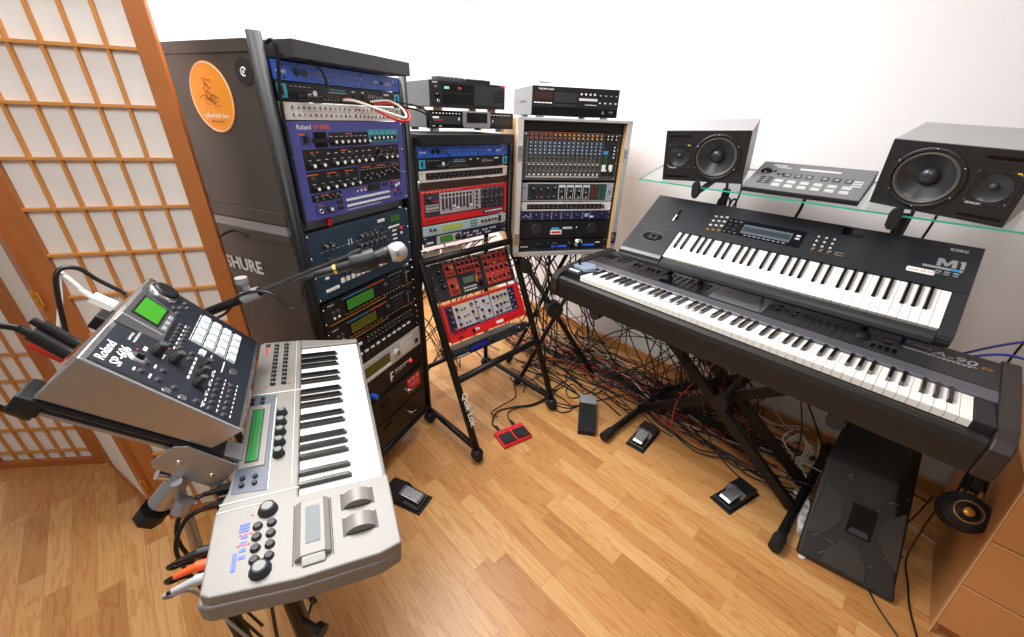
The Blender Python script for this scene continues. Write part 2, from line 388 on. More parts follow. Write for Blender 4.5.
# stickers on the side: frame with x toward the front, y up
SD=T(-.0312,0,LZ)@Matrix(((0,0,-1,0),(-1,0,0,0),(0,1,0,0),(0,0,0,1)))
so=put('round_sticker',MB().lathe([(.083,0),(.0825,.0006)],STKO,None,48).mesh('st'),lr,SD@T(-.207,-.088,0)); tag(so,label='orange round sticker with a line drawing')
b=MB(); b.tube([(.079*math.cos(a*PI/32),.079*math.sin(a*PI/32),.0008) for a in range(0,65)],.0008,WHT,4)
b.build('sticker_ring',so)
b=MB(); r2=random.Random(3)
for k in range(9):
    cx=r2.uniform(-.02,.022); cy=r2.uniform(-.012,.05); q=[(cx+.012*math.cos(a)*r2.uniform(.5,1.2),cy+.012*math.sin(a)*r2.uniform(.5,1.2),.0009) for a in [i*PI/4 for i in range(8)]]; b.tube(q,.0005,DRED,4,sub=3)
b.tube([(-.05,-.002,.0009),(-.03,.006,.0009),(-.01,.0,.0009),(.02,-.01,.0009)],.0006,DRED,4,sub=3)
b.build('sticker_drawing',so)
text('cyberfunk live',.0175,WHT,so,0,-.047,.001,align='CENTER',bold=.0002); text('WWW LIVE ACT',.007,DRED,so,0,-.058,.001,align='CENTER')
sm=put('round_sticker',MB().lathe([(.03,0),(.03,.0005)],DGRY,None,32).mesh('st2'),lr,SD@T(-.06,-.03,0)); tag(sm,label='small dark sticker with a white emblem')
b=MB(); b.tube([(.009*math.cos(a),.009*math.sin(a),.001) for a in [R(20+i*20) for i in range(15)]],.0018,WHT,5); b.box(-.003,.002,-.004,.004,.0005,.0012,WHT); b.build('emblem',sm)
text('SHURE',.058,mat('shure_print','#c9d3da',.4),lr,0,0,0,bold=.0016,name='lettering').matrix_basis=SD@T(-.360,-.578,.003)@Matrix.Diagonal((1.0,1,1,1))
# power lead hanging along the tube
def cable(name,label,cat,pts,r,m,group=None,sub=6,seg=6):
    p0=Vector(pts[0]); o=MB().tube([Vector(p)-p0 for p in pts],r,m,seg,sub=sub).build(name,None,None,Matrix.Translation(p0)); return tag(o,label,cat,group)
def lw(F,*p): return tuple(F@Vector(p))
def lws(F,pts): return [lw(F,*p) for p in pts]
GL='rack devices in the rack by the folding screen'
def amt(F,u,label,group):
    t=gear('midi_interface',label,'midi interface',F,u,0,.4826,.0435,.2,BLUE,group,screws=False)
    for x in (.07,.094): put('socket',cm(('din',),lambda:MB().lathe([(.009,0),(.009,.001),(.0075,.0012),(.0073,.0004)],BLKG,seg=16).mesh('din')),t,T(x,.022,0))
    for x0 in (.14,.235):
        marks(t,[(x0+i*.0095,x0+i*.0095+.0014,.026-(i%2)*.002,.0285) for i in range(8)]); 
    marks(t,dashes(.15,.2,.012,3)+dashes(.245,.29,.012,3)+[(.36+i*.007,.3625+i*.007,.018,.026) for i in range(3)])
    rbutton(t,.395,.021,.0035); rbutton(t,.468,.021,.0025,m=BLKG)
    for x,y in((.03,.034),(.03,.008),(.305,.036),(.305,.006)): rbutton(t,x,y,.0022,.001,m=BLKG,name='screw')
    text('amt',.02,WHT,t,.408,.015,shear=.2); text('8',.012,WHT,t,.450,.025); text('emagic',.011,WHT,t,.008,.018,bold=.0003)
    return t
def mexp(F,u,vt,label,group):
    t=gear('midi_patchbay',label,'midi interface',F,u,vt,.4826,.0435,.18,BLK,group,screws=False)
    for x in (.016,.466): area(t,x-.014,x+.014,.006,.038,CYAN,.0008,'cyan_corner')
    for x in (.016,.466): MB().box(x-.004,x+.004,.012,.032,.0008,.0014,BLK).build('emblem',t)
    text('midi express',.0115,CYAN,t,.17,.03,bold=.0003)
    put('round_key_switch',cm(('ring',),lambda:MB().lathe([(.007,0),(.007,.001),(.005,.0012),(.0048,.0004)],WHT,seg=16).mesh('r')),t,T(.118,.021,0))
    marks(t,dashes(.15,.25,.008,9,.004)+[(.165,.235,.0255,.0268)]+dashes(.045,.1,.034,5,.008))
    marks(t,dashes(.165,.235,.0135,8,.003,.0018),mat('green_print','#4fae5b',.5)); marks(t,dashes(.165,.235,.0185,8,.003,.0018),RED)
    marks(t,dashes(.325,.385,.013,7,.005,.0018),RED); marks(t,[(.4,.425,.03,.036)])
    b=MB()
    for i in range(8): b.tube([(.325+i*.009,.019,.0006),(.332+i*.0085,.031-(i>3)*.004,.0006)],.0008,WHT,4)
    b.build('printed_marks',t)
    for x in (.262,.302,.4,.42): rbutton(t,x,.02,.0045,.004)
    for x in (.262,.302): marks(t,[(x-.006,x+.006,.031,.035)])
    return t
t=amt(LP,0,'bright blue midi interface with white print under the charcoal rack lid',GL)
t=mexp(LP,0,-.0445,'black midi interface with cyan print between the blue unit and white patchbay',GL)
# patchbay
t=gear('patchbay','white patchbay with two rows of jack sockets above the violet synth','patchbay',LP,0,-.0905,.4826,.042,.12,mat('patchbay_white','#e4e2df',.45),GL)
for r_,y in ((0,.030),(1,.012)):
    for i in range(24): jack(t,.035+i*.0182+(i>11)*.006,y,.0052)
marks(t,dashes(.035,.45,.0215,24,.008,.0008),DGRY)
marks(t,[(.452,.462,.006,.01)],RED)
# JP-8080
JP=gear('rack_synthesizer','large violet rack synthesizer with JP-8080 lettering and many white-capped knobs','synthesizer',LP,0,-.134,.4826,.2655,.2,JPB,GL,th=.006)
def dn(p,x0,x1,v0,v1,m=BLK,H_=.2655): area(p,x0,x1,H_-v1,H_-v0,m)
J=lambda v:.2655-v
text('Roland',.017,WHT,JP,.036,J(.021),bold=.0003); text('JP-8080',.018,ORG,JP,.094,J(.021),bold=.0003)
dn(JP,.04,.075,.028,.065,mat('jp_dark','#3b3f80',.4)); button(JP,.058,J(.047),.012,.018,.006,BLK)
MB().box(.088,.13,J(.068),J(.028),0,.004,BLKG).build('card_slot',JP,bevel=.001); MB().box(.082,.136,J(.055),J(.045),0,.006,BLK).build('slot_lever',JP)
dn(JP,.142,.305,.03,.068); dn(JP,.305,.45,.024,.062,TEAL); dn(JP,.04,.45,.072,.127); dn(JP,.04,.24,.131,.189); dn(JP,.244,.45,.129,.189); dn(JP,.042,.155,.194,.215)
for i in range(7): knob(JP,.155+i*.0235,J(.055),.0075,.013,BLK,WHT,None)
for i in range(6): knob(JP,.322+i*.021,J(.048),.0072,.012,BLK,WHT if i<5 else None,None)
for i in range(2): knob(JP,.062+i*.036,J(.114),.0085,.014,BLK,WHT,None)
for i in range(6): knob(JP,.145+i*.03,J(.112),.0085,.014,BLK,WHT,None)
for i in range(3): knob(JP,.37+i*.028,J(.110),.0075,.013,BLK,WHT,None)
for i in range(3): fader(JP,.33+i*.009,J(.098),.03,.3+.2*i)
for x in (.075,.19,.222,.36,.385,.43): rbutton(JP,x,J(.088),.005,.004,CHAR)
for i in range(6): knob(JP,.062+i*.033,J(.177),.008,.014,BLK,WHT,None)
for x in (.06,.118,.15,.19): rbutton(JP,x,J(.150),.006,.004,CHAR)
for i in range(4): fader(JP,.258+i*.0125,J(.163),.036,[.4,.6,.3,.7][i],CHAR,.007)
for i in range(5): fader(JP,.316+i*.0125,J(.161),.036,[.5,.3,.6,.4,.7][i],CHAR,.007)
for i in range(5): fader(JP,.384+i*.0135,J(.159),.036,[.7,.5,.8,.6,.4][i],CHAR,.007)
for i in range(5): knob(JP,.056+i*.021,J(.206),.0055,.010,BLK,None,WHT)
display(JP,.275,.33,J(.211),J(.194),mat('jp_lcd','#15181c',.15),BLK,.003)
for r_ in range(2):
    for i in range(16): button(JP,.176+i*.0132,J(.226+r_*.018),.0090,.0075,.004,WPL)
for i in range(2):
    for r_ in range(2): rbutton(JP,.135+i*.014,J(.226+r_*.018),.005,.004,BLK)
for x,v,c in ((.35,.199,BLK),(.365,.199,BLK),(.395,.197,BLK),(.42,.21,WPL),(.395,.212,BLK),(.41,.228,RED),(.43,.226,BLK),(.41,.24,BLK),(.44,.24,BLK)): rbutton(JP,x,J(v),.0045,.003,c)
dn(JP,.045,.125,.222,.256,mat('jp_dark','#3b3f80',.4)); jack(JP,.068,J(.242),.008); knob(JP,.098,J(.240),.0085,.012,BLK,WHT,None)
marks(JP,dashes(.05,.07,J(.0335),1,.02,.004)+dashes(.22,.25,J(.034),1,.028,.003)+dashes(.07,.09,J(.08),2,.01,.003)+dashes(.19,.24,J(.079),1,.028,.003)+dashes(.34,.41,J(.081),2,.016,.003)+dashes(.06,.20,J(.139),3,.04,.003)+dashes(.275,.42,J(.135),3,.05,.003)+dashes(.09,.12,J(.198),1,.03,.003)+dashes(.07,.1,J(.226),1,.02,.003)+dashes(.41,.43,J(.192),1,.04,.003)+dashes(.24,.26,J(.199),2,.015,.003),ORG,.0008)
marks(JP,dashes(.15,.29,J(.041),8,.014)+dashes(.32,.43,J(.034),5,.014)+dashes(.06,.42,J(.101),13,.014)+dashes(.13,.30,J(.085),7,.012,.002)+dashes(.06,.22,J(.165),6,.014)+dashes(.25,.44,J(.142),14,.007)+dashes(.06,.14,J(.2),5,.012)+[(.17,.33,J(.257),J(.2555))]+dashes(.225,.26,J(.205),3,.01,.005)+dashes(.435,.44,J(.205),1,.012,.01))
# patch leads
cable('patch_cable','white patch cable looping out of the white patchbay','cable',lws(LP,[(.215,-.078,.002),(.24,-.08,.03),(.31,-.105,.075),(.40,-.12,.08),(.43,-.095,.05),(.40,-.072,.02),(.33,-.078,.003)]),.0042,mat('patch_white','#f3efe6',.4))
cable('patch_cable','red patch cable drooping from the white patchbay over the violet synth','cable',lws(LP,[(.225,-.073,.002),(.27,-.085,.03),(.37,-.125,.06),(.43,-.128,.07),(.455,-.10,.05),(.41,-.08,.02),(.345,-.085,.003)]),.0038,mat('patch_red','#e23a31',.4))
for k,(d) in enumerate((0,.012)):
    cable('patch_cable','black patch lead running from the white patchbay across to the middle rack','cable',lws(LP,[(.40,-.072-d*.6,.003),(.43,-.074-d,.03),(.50,-.086-d,.07),(.60,-.115-d,.05),(.68,-.145-d,-.02)]),.0034,BLC,'pair of black patch leads')
# navy synth
NV=gear('rack_synthesizer','dark navy rack synthesizer behind the microphone','synthesizer',LP,-.008,-.432,.4826,.222,.2,NAVY,GL,th=.006)
K=lambda v:.222-v
for x,y in ((.062,.036),(.088,.036)): knob(NV,x,K(y+.012),.0085,.013,BLK,SILV)
for i in range(4): knob(NV,.215+i*.024,K(.052),.0078,.012,BLK,SILV)
for i in range(6): knob(NV,.205+i*.024,K(.082),.0078,.012,BLK,SILV)
for x,y in ((.072,.095),(.21,.115),(.08,.125)): knob(NV,x,K(y),.0085,.013,BLK,SILV)
for i in range(12): knob(NV,.12+i*.0235,K(.150),.0078,.012,BLK,SILV)
for i in range(14): button(NV,.11+i*.0235,K(.178),.015,.016,.005,WPL)
for i in range(5): button(NV,.042+i*.011,K(.192),.009,.010,.004,WPL)
for y in (.12,.15): button(NV,.05,K(y),.014,.008,.004,WPL)
display(NV,.375,.43,K(.040),K(.016),LCDD,NAVY,.003)
for j in range(4):
    button(NV,.39,K(.056+j*.016),.022 if j else .06,.006,.004,WPL)
rbutton(NV,.432,K(.072),.006,.004,RED); rbutton(NV,.432,K(.09),.005,.003,WPL)
button(NV,.325,K(.022),.036,.011,.003,WPL); button(NV,.30,K(.045),.05,.012,.003,CHAR)
marks(NV,dashes(.05,.45,K(.066),20,.012)+dashes(.1,.35,K(.1),10,.016)+dashes(.12,.4,K(.135),12,.014)+dashes(.11,.42,K(.168),14,.012)+[(.16+i*.012,.164+i*.012,K(.07),K(.05)) for i in range(2)],LG)
# two black synth modules with LCD and the rest
def xv(vt,label,lcd,first):
    t=gear('sound_module',label,'sound module',LP,-.004,vt,.4826,.088,.2,BLK,GL)
    H_=.088
    text('Roland',.009,WHT,t,.025,.074,bold=.0003); marks(t,[(.09,.2,.0765,.0795)],mat('sky_print','#3f8fd8',.5)); marks(t,[(.205,.3,.0765,.0795)],ORG)
    display(t,.105,.235,.030,.068,lcd,BLKG,.006); marks(t,dashes(.10,.26,.019,9,.014,.004),GOLD); marks(t,[(.02,.30,.0045,.0085)],GOLD)
    for x in (.045,.065): rbutton(t,x,.045,.007,.004,CHAR)
    for x in (.045,.065): rbutton(t,x,.026,.004,.003,WPL)
    knob(t,.305,.05,.014,.012,BLK,None,None); 
    for j in range(3):
        for i in range(5): button(t,.335+i*.013,.03+j*.016,.009,.006,.003,CHAR)
    MB().box(.425,.433,.02,.075,0,.003,SILV).box(.418,.45,.062,.067,0,.0025,SILV).build('card_slot',t); marks(t,[(.40,.465,.009,.012)],GOLD)
    marks(t,dashes(.29,.4,.016,7,.006,.0025)+dashes(.33,.4,.08,5,.008,.0015)); return t
xv(-.664,'black sound module with bright green lcd under the navy synth',LCDG,1); xv(-.756,'black sound module with dim olive lcd above the row of tiny knobs',LCDO,0)
t=gear('drum_module','black module with rows of tiny knobs below the olive lcd','sound module',LP,0,-.849,.4826,.044,.18,BLK,GL)
for j in range(2):
    for i in range(14): knob(t,.17+i*.02,.03-j*.017,.0045,.008,CHAR,SILV,None)
for i in range(4): button(t,.05+i*.026,.022,.022,.011,.004,WPL)
t=gear('channel_mixer','black rack unit with white buttons above the silver sampler','rack mixer',LP,0,-.899,.4826,.06,.18,BLK,GL)
for i in range(12): button(t,.06+i*.032,.044,.018,.008,.004,WPL)
for i in range(12): button(t,.06+i*.032,.02,.018,.024,.003,DGRY)
t=gear('rack_sampler','silver rack unit with olive display and round wheel','sampler',LP,0,-.965,.4826,.092,.2,LG,GL,body=DGRY)
display(t,.09,.27,.03,.062,LCDO,DGRY,.005); knob(t,.315,.045,.017,.013,LG,SILV,None)
for j in range(5):
    for i in range(6): button(t,.35+i*.014,.018+j*.014,.010,.006,.003,WPL)
for i in range(16): button(t,.03+i*.016,.012,.012,.007,.003,WPL)
marks(t,dashes(.04,.3,.075,10,.018,.002),DGRY); MB().box(.445,.465,.02,.04,0,.003,BLK).build('socket_plate',t)
t=gear('power_conditioner','black rack unit with white emblem and small red pilot lamp','power unit',LP,0,-1.062,.4826,.092,.2,BLK,GL,screws=False)
marks(t,dashes(.30,.40,.058,7,.012,.007)+dashes(.30,.36,.046,5,.009,.003)); MB().box(.262,.27,.022,.066,0,.001,WHT).box(.27,.282,.058,.066,0,.001,WHT).box(.27,.28,.036,.044,0,.001,WHT).build('emblem',t)
MB().lathe([(.008,0),(.007,.006),(.003,.008)],LEDR,T(.40,.05)).build('pilot_lamp',t)
b=MB(); b.lathe([(.013,0),(.013,.02),(.010,.03)],BLUE,T(.145,.03)); tag(b.build('plug',t),label='blue round plug')
t=gear('lockable_cabinet','black two-drawer rack cabinet with silver latches and red label','cabinet',LP,0,-1.157,.4826,.262,.3,BLKS,GL,screws=False)
for j in range(2):
    d=MB().box(.006,.4766,.004+j*.128,.126+j*.128,0,.006,BLKS).build('drawer',t,bevel=.002)
    MB().tube([(.345,.062+j*.128,.006),(.347,.062+j*.128,.02),(.375,.052+j*.128,.022),(.39,.05+j*.128,.016)],.0045,CHROME,8).lathe([(.010,0),(.009,.012)],CHROME,T(.345,.062+j*.128,.006)).build('latch',d)
    MB().box(.18,.23,.075+j*.128,.09+j*.128,.006,.007,BLKG).box(.176,.234,.09+j*.128,.094+j*.128,.006,.010,BLKS).build('drawer_pull',d)
l=MB().box(.355,.45,.16,.235,.0062,.0075,RED).build('red_label',t); marks(l,dashes(.37,.43,.225,3,.02,.003)+dashes(.37,.43,.216,3,.02,.003)+dashes(.38,.43,.20,5,.008,.0015)+dashes(.38,.43,.193,5,.008,.0015)+dashes(.38,.43,.186,5,.008,.0015),WHT,.0079)
# clutter behind / leads on the left tube
cable('power_cable','black lead hanging down the left tube of the rack by the folding screen','cable',lws(LP,[(-.01,.03,.01),(-.005,.035,.03),(-.002,.0,.03),(-.004,-.1,.012),(-.006,-.28,.012),(-.008,-.41,.014)]),.0045,BLC)
cable('power_cable','thin black lead looping out of the blue midi interface socket','cable',lws(LP,[(.01,.01,.02),(.06,.006,.03),(.10,-.01,.05),(.118,-.05,.05),(.10,-.075,.045),(.06,-.08,.03)]),.0032,BLC)
t=MB().cyl((0,0,0),(.03,0.004,0),.008,BLC,12).cyl((.03,.004,0),(.045,.006,0),.005,SILV,10).build('jack_plug',None,None,LP@T(.035,-.078,.025)); tag(t,'fat black plug with metal ring at the black midi interface','plug')
cable('power_cable','black lead arching out behind the grey case near the white lettering','cable',lws(LF,[(-.04,.20,1.10),(-.06,.23,1.12),(-.075,.30,1.08),(-.07,.335,.98),(-.065,.345,.84),(-.06,.34,.7)]),.0045,BLC)
# items on the ledge between violet and navy synths
b=MB(); b.cyl((0,0,0),(0,0,.022),.009,RED,12); tag(b.build('red_plug',None,None,LP@T(.105,-.428,-.02)@Matrix.Rotation(-PI/2,4,'X')),'small red plug on the ledge above the navy synth','plug')
# ---------------------------------------------------------------- middle rack
MF=fr((-.386,1.618,0),46); MZ=1.339; MP=MF@T(0,0,MZ)@RX
GM='rack devices in the middle tube rack'
mr_=thing('equipment_rack','black tube rack on casters with a sloping lower front, middle of the three racks','rack',MF,'tube racks full of studio equipment')
for x in (-.03,.513):
    post(mr_,[(x,.012,MZ+.04),(x,.012,.93),(x,-.02,.87),(x,-.37,.065)],.0165)
    post(mr_,[(x,.18,.06),(x,.18,MZ+.02)],.013)
    post(mr_,[(x,-.36,.075),(x,.18,.075)],.015,'tube_foot')
    for y in (-.372,.18): caster(mr_,x,y,0,.033)
    MB().box(x+(.012 if x<0 else -.024),x+(.024 if x<0 else -.012),.004,.03,.93,MZ+.03,BLKS).build('rack_rail',mr_)
post(mr_,[(-.03,-.018,.885),(.513,-.018,.885)],.0165,'crossbar'); post(mr_,[(-.03,-.235,.385),(.513,-.235,.385)],.0165,'crossbar')
post(mr_,[(-.03,.18,.2),(.513,.18,.2)],.013,'crossbar')
LM=Matrix.Translation((.513-.543-.0,-.30,.25))
sl=math.atan2(.35,.805)
o=text('Quik Lok',.043,WHT,mr_,0,0,0,bold=.0005); o.matrix_basis=T(-.03-.008,-.262,.335)@Matrix.Rotation(0,4,'Z')@Matrix(((0,1,0,0),(-math.sin(sl),0,-math.cos(sl),0),(-math.cos(sl),0,math.sin(sl),0),(0,0,0,1)))@T(0,-.0,.0172)
MB().box(-.005,.488,-.03,.26,MZ+.003,MZ+.042,BLK).build('rack_lid',mr_,bevel=.002)
amt(MP,0,'blue midi interface near the top of the middle rack',GM)
mexp(MP,0,-.0445,'black midi interface with cyan ends in the middle rack',GM)
cable('midi_cable','black lead looping from the blue interface in the middle rack','cable',lws(MP,[(.08,-.01,.005),(.11,-.02,.035),(.125,-.05,.04),(.10,-.075,.03),(.075,-.07,.005)]),.003,BLC)
t=gear('compressor','light grey rack processor with a long dark strip of knobs in middle rack','compressor',MP,0,-.0905,.4826,.0435,.18,mat('comp_white','#d8d6d3',.4),GM)
area(t,.03,.455,.008,.035,BLK)
for i in range(17): knob(t,.045+i*.0245,.024,.0042,.008,DGRY,None,WHT)
for i in range(17): led(t,.045+i*.0245,.013,.0015,LEDO if i%3==0 else WHT)
tag(MB().box(0,.4826,0,.030,-.006,-.001,BROWN).build('blank_panel',None,None,MP@T(0,-.1655,0),bevel=.001),'dark brown blank panel above the red synth in the middle rack','rack panel',GM)
# red synth
RS=gear('rack_synthesizer','bright red rack synthesizer with grey slider panels in the middle rack','synthesizer',MP,0,-.167,.4826,.137,.2,RED,GM,th=.006,screws=False)
PUR=mat('purple_grey','#3a3040',.4); RG=mat('nord_grey','#b9b6bc',.4)
area(RS,.012,.468,.03,.126,PUR)
area(RS,.09,.272,.036,.123,RG,.0008)
area(RS,.276,.318,.036,.123,RG,.0008)
for x0,x1 in ((.02,.085),): area(RS,x0,x1,.052,.08,RG,.0008)
for i in range(9): MB().box(.10+i*.019,.113+i*.019,.056,.100,.0008,.0012,PUR).build('panel_field',RS)
for i in range(9): fader(RS,.1065+i*.019,.062,.03,[.3,.5,.2,.6,.3,.4,.5,.2,.4][i],WPL if i in(3,4,8) else DGRY,.008)
for i in range(9): button(RS,.1065+i*.019,.111,.012,.012,.003,DGRY)
knob(RS,.033,.105,.009,.012,DGRY,None,WHT)
for i in range(4): button(RS,.03+i*.015,.092,.011,.006,.004,DGRY if i<2 else RED)
for j in range(2):
    for i in range(5): button(RS,.028+i*.0125,.073-j*.014,.009,.005,.003,DGRY)
for j in range(5):
    for i in range(6):
        if not(j==4 and i in(1,)): knob(RS,.292+i*.029,.112-j*.017,.0055,.009,DGRY,None,WHT)
marks(RS,dashes(.30,.45,.1205,6,.018)+dashes(.30,.45,.085,6,.018)+dashes(.1,.26,.05,9,.012)+dashes(.01,.2,.1315,10,.012,.0015))
text('NORD MODULAR',.014,DRED,RS,.016,.009,bold=.0004); area(RS,.33,.468,.008,.026,PUR,.0006); marks(RS,dashes(.35,.45,.017,8,.012,.008),WHT,.0009)
# pale blue fx
t=gear('effects_unit','pale blue rack effects unit with a lime display in the middle rack','effects unit',MP,0,-.310,.4826,.0435,.2,SKY,GM)
display(t,.095,.21,.012,.035,mat('lime_lcd','#9aa84c',.25,emit=.15),SKY,.003)
knob(t,.036,.026,.006,.01,DGRY); knob(t,.058,.024,.006,.01,DGRY)
for j in range(3):
    for i in range(3): rbutton(t,.262+i*.013,.01+j*.012,.003,.003,DGRY)
area(t,.31,.43,.01,.034,LG,.0006)
for i in range(5): knob(t,.325+i*.022,.024,.0065,.010,DGRY)
MB().box(.432,.447,.008,.036,0,.003,BLK).build('power_switch',t)
marks(t,dashes(.22,.25,.03,3,.01,.001)+dashes(.32,.42,.0125,5,.01,.0012),DGRY)
t=gear('effects_unit','dark rack effects unit with silver plates and green display above the crossbar','effects unit',MP,0,-.356,.4826,.0435,.2,DNAVY,GM)
area(t,.065,.2,.004,.040,RG,.0008); display(t,.085,.15,.010,.034,LCDG,DGRY,.002); knob(t,.18,.022,.014,.012,BLK,DGRY,WHT)
for i in range(9):
    for j in range(2): button(t,.22+i*.019,.014+j*.014,.012,.008,.004,RG if (i+j)%3 else DGRY)
button(t,.03,.016,.034,.01,.004,LG); button(t,.425,.022,.016,.024,.004,BLK)
for i in range(4): button(t,.385+i*.012-.01,.03,.008,.008,.004,RG)
# lower sloping section
SF=fr((-.325,1.601,.669),44.2,-25.6)@RX
GS='rack devices in the sloping lower part of the middle rack'
post(mr_,[(0,0,0),(0,0,.001)],.002,'bolt')
V=gear('rack_synthesizer','dark grey desktop synthesizer with brick red panels and black knobs','synthesizer',SF,-.005,.197,.4826,.178,.07,DGRY,GS,body=DGRY)
VR=REDB
for x0,x1,y0,y1 in ((.075,.13,.105,.165),(.075,.13,.015,.095),(.145,.275,.105,.165),(.245,.275,.06,.105),(.30,.46,.115,.165),(.30,.46,.015,.112)): area(V,x0,x1,y0,y1,VR)
for i in range(5):
    for y in (.15,.122): knob(V,.158+i*.026,y,.0075,.012,BLKG,None,WHT)
for i in range(5):
    for y in (.148,): knob(V,.315+i*.032,y,.0078,.012,BLKG,None,WHT)
for i in range(4): knob(V,.345+i*.032,.088,.0075,.012,BLKG,None,WHT)
knob(V,.315,.118,.0078,.012,BLKG); knob(V,.315,.088,.0078,.012,BLKG)
for i in range(5):
    knob(V,.318+i*.032,.04,.0078,.012,BLKG,None,WHT)
for x,y in ((.045,.135),(.045,.10),(.045,.065),(.095,.142),(.095,.06),(.262,.08)): knob(V,x,y,.009,.012,BLKG,None,WHT)
knob(V,.26,.035,.011,.012,BLKG,None,None)
for x0,y in ((.09,.118),(.09,.035),(.09,.025)):
    for i in range(3): button(V,x0+i*.013,y,.009,.007,.004,DGRY)
for i in range(6): button(V,.34+i*.016,.114,.011,.008,.004,CHAR if i!=2 else ORGK)
display(V,.160,.225,.055,.085,mat('virus_lcd','#5b665c',.3),BLK,.004)
for j in range(2):
    for i in range(5): button(V,.158+i*.016,.034-j*.014,.011,.008,.004,LG)
for x,y in ((.24,.07),(.24,.055),(.118,.145),(.12,.05),(.43,.12),(.45,.09)): marks(V,[(x-.005,x+.005,y-.008,y+.008)],GOLD,.0008)
marks(V,dashes(.08,.28,.1705,7,.02,.0016)+dashes(.31,.45,.1705,4,.03,.0016)+dashes(.16,.27,.137,5,.012)+dashes(.31,.45,.102,5,.014)+dashes(.31,.45,.066,5,.014)+dashes(.31,.45,.026,5,.014))
N2=gear('rack_synthesizer','red rack synthesizer with light grey knob panels and yellow lines in the sloping rack','synthesizer',SF,0,.003,.4826,.180,.07,RED,GS,body=RED,screws=False)
NB=mat('nord_navy','#2a2745',.4); area(N2,.012,.445,.045,.170,NB)
for x0,x1,y0,y1 in ((.055,.185,.055,.165),(.19,.275,.055,.165),(.28,.40,.055,.165),): area(N2,x0,x1,y0,y1,RG,.0008)
marks(N2,[(.055,.185,.162,.1665),(.055,.185,.125,.128),(.09,.185,.09,.093),(.285,.40,.162,.1665),(.285,.40,.118,.121)],YEL,.0012)
K2=mat('dark_red_knob','#3a1016',.35)
for x,y in [(.075,.145),(.075,.108),(.075,.073),(.16,.148),(.16,.112),(.17,.075),(.215,.105),(.235,.145),(.215,.07),(.255,.09)]+[(.30+i*.026,.143) for i in range(4)]+[(.31+i*.026,.100) for i in range(3)]+[(.30+i*.026,.068) for i in range(2)]: knob(N2,x,y,.0072,.011,K2,None,WHT)
for x,y in [(.10,.137),(.12,.139),(.11,.103),(.13,.104),(.11,.07),(.13,.071),(.26,.125),(.20,.12),(.195,.15),(.385,.10),(.36,.068),(.375,.069),(.39,.07)]: button(N2,x,y,.011,.007,.004,DGRY)
for j in range(4): knob(N2,.032,.15-j*.03,.009,.010,K2,None,WHT)
for i in range(3): button(N2,.03+i*.02,.054-.0,.014,.008,.004,RED); 
for i in range(4): button(N2,.03+i*.02,.04-.0,.012,.007,.004,DGRY)
for i in range(3):
    for j in range(6): button(N2,.413+(j%2)*.014,.15-j*.018,.009,.006,.004,LG)
marks(N2,dashes(.19,.42,.05,18,.006,.002),WHT,.0009)
text('nord rack 2',.02,DRED,N2,.33,.014,bold=.0006); marks(N2,[(.28,.325,.012,.026)],WHT,.0009); knob(N2,.135,.025,.008,.012,BLK); button(N2,.055,.016,.03,.006,.003,BLK); marks(N2,[(.15,.155,.018,.034),(.16,.17,.02,.03)],WHT,.0008)
t=gear('effects_unit','black rack effects unit with dark blue display under the red synth','effects unit',SF,-.008,-.209,.4826,.0435,.15,DGRY,GS)
display(t,.095,.20,.009,.035,LCDB,BLKG,.004); knob(t,.225,.022,.011,.010,BLK,None,None)
for j in range(2):
    for i in range(8): button(t,.25+i*.015,.014+j*.016,.010,.007,.003,CHAR)
knob(t,.41,.022,.013,.011,BLK,None,WHT); marks(t,dashes(.02,.08,.008,8,.008,.003))
for x in (.03,.055): knob(t,x,.027,.005,.008,BLK)
# leads behind between upper and lower section
for k in range(14):
    x=.03+k*.032; m=[BLC,WHC,BLC,REDC,BLC,WHC,mat('yellow_cable','#d8a820',.45)][k%7]
    z0=.91; tag(MB().tube([Vector((0,0,0)),Vector((rnd.uniform(-.02,.02),.06,-.03)),Vector((rnd.uniform(-.03,.03),.10,-.1)),Vector((rnd.uniform(-.05,.05),.13,-.32))],.0035,m,6,sub=4).build('audio_cable',None,None,MF@T(x,.03,z0)),'short lead showing in the gap above the sloping synth','cable','leads in the gap of the middle rack')
b=MB(); b.box(0,.09,0,.004,0,.05,WPL); tag(b.build('paper_card',None,None,MF@T(.03,.06,.845)),'white card behind the crossbar of the middle rack, left one','card')
b=MB(); b.box(0,.11,0,.004,0,.05,WPL); tag(b.build('paper_card',None,None,MF@T(.135,.06,.845)),'wider white card behind the crossbar of the middle rack','card')
# ---------------------------------------------------------------- decks on the middle rack
def deck(name,label,cat,pos,yaw,w,h,d,m,feet=.014,body=CHAR):
    t=thing(name,label,cat,fr((pos[0],pos[1],pos[2]-h-feet),yaw))
    t2=MB().box(0,w,.004,d,feet,feet+h,body).build('housing',t,bevel=.002)
    f=MB().box(0,w,-.001,.004,feet,feet+h,m).build('front_panel',t,bevel=.001)
    for x in (.05,w-.05):
        for y in (.035,d-.04): MB().cyl((x,y,0),(x,y,feet),.02,SILV,16).build('foot',t)
    return t,T(0,-.001,feet)@RX
class PP: # proxy: children of a thing with a panel offset
    pass
def onpanel(t,P,f,*a,**k):
    o=f(t,*a,**k)
    for q in (o if isinstance(o,(list,tuple)) else [o]): q.matrix_basis=P@q.matrix_basis
    return o
rt_,P=deck('cd_recorder','black cd recorder with silver-framed centre window, lower deck on the middle rack','cd recorder',(-.367,1.722,1.4645),38.5,.43,.064,.26,BLKG)
op=lambda f,*a,**k: onpanel(rt_,P,f,*a,**k)
b=MB(); b.prism([(.165,.002),(.295,.002),(.30,.02),(.297,.066),(.163,.066),(.160,.02)],0,.010,'z',SILV); op(lambda t:b.build('centre_frame',t,bevel=.002))
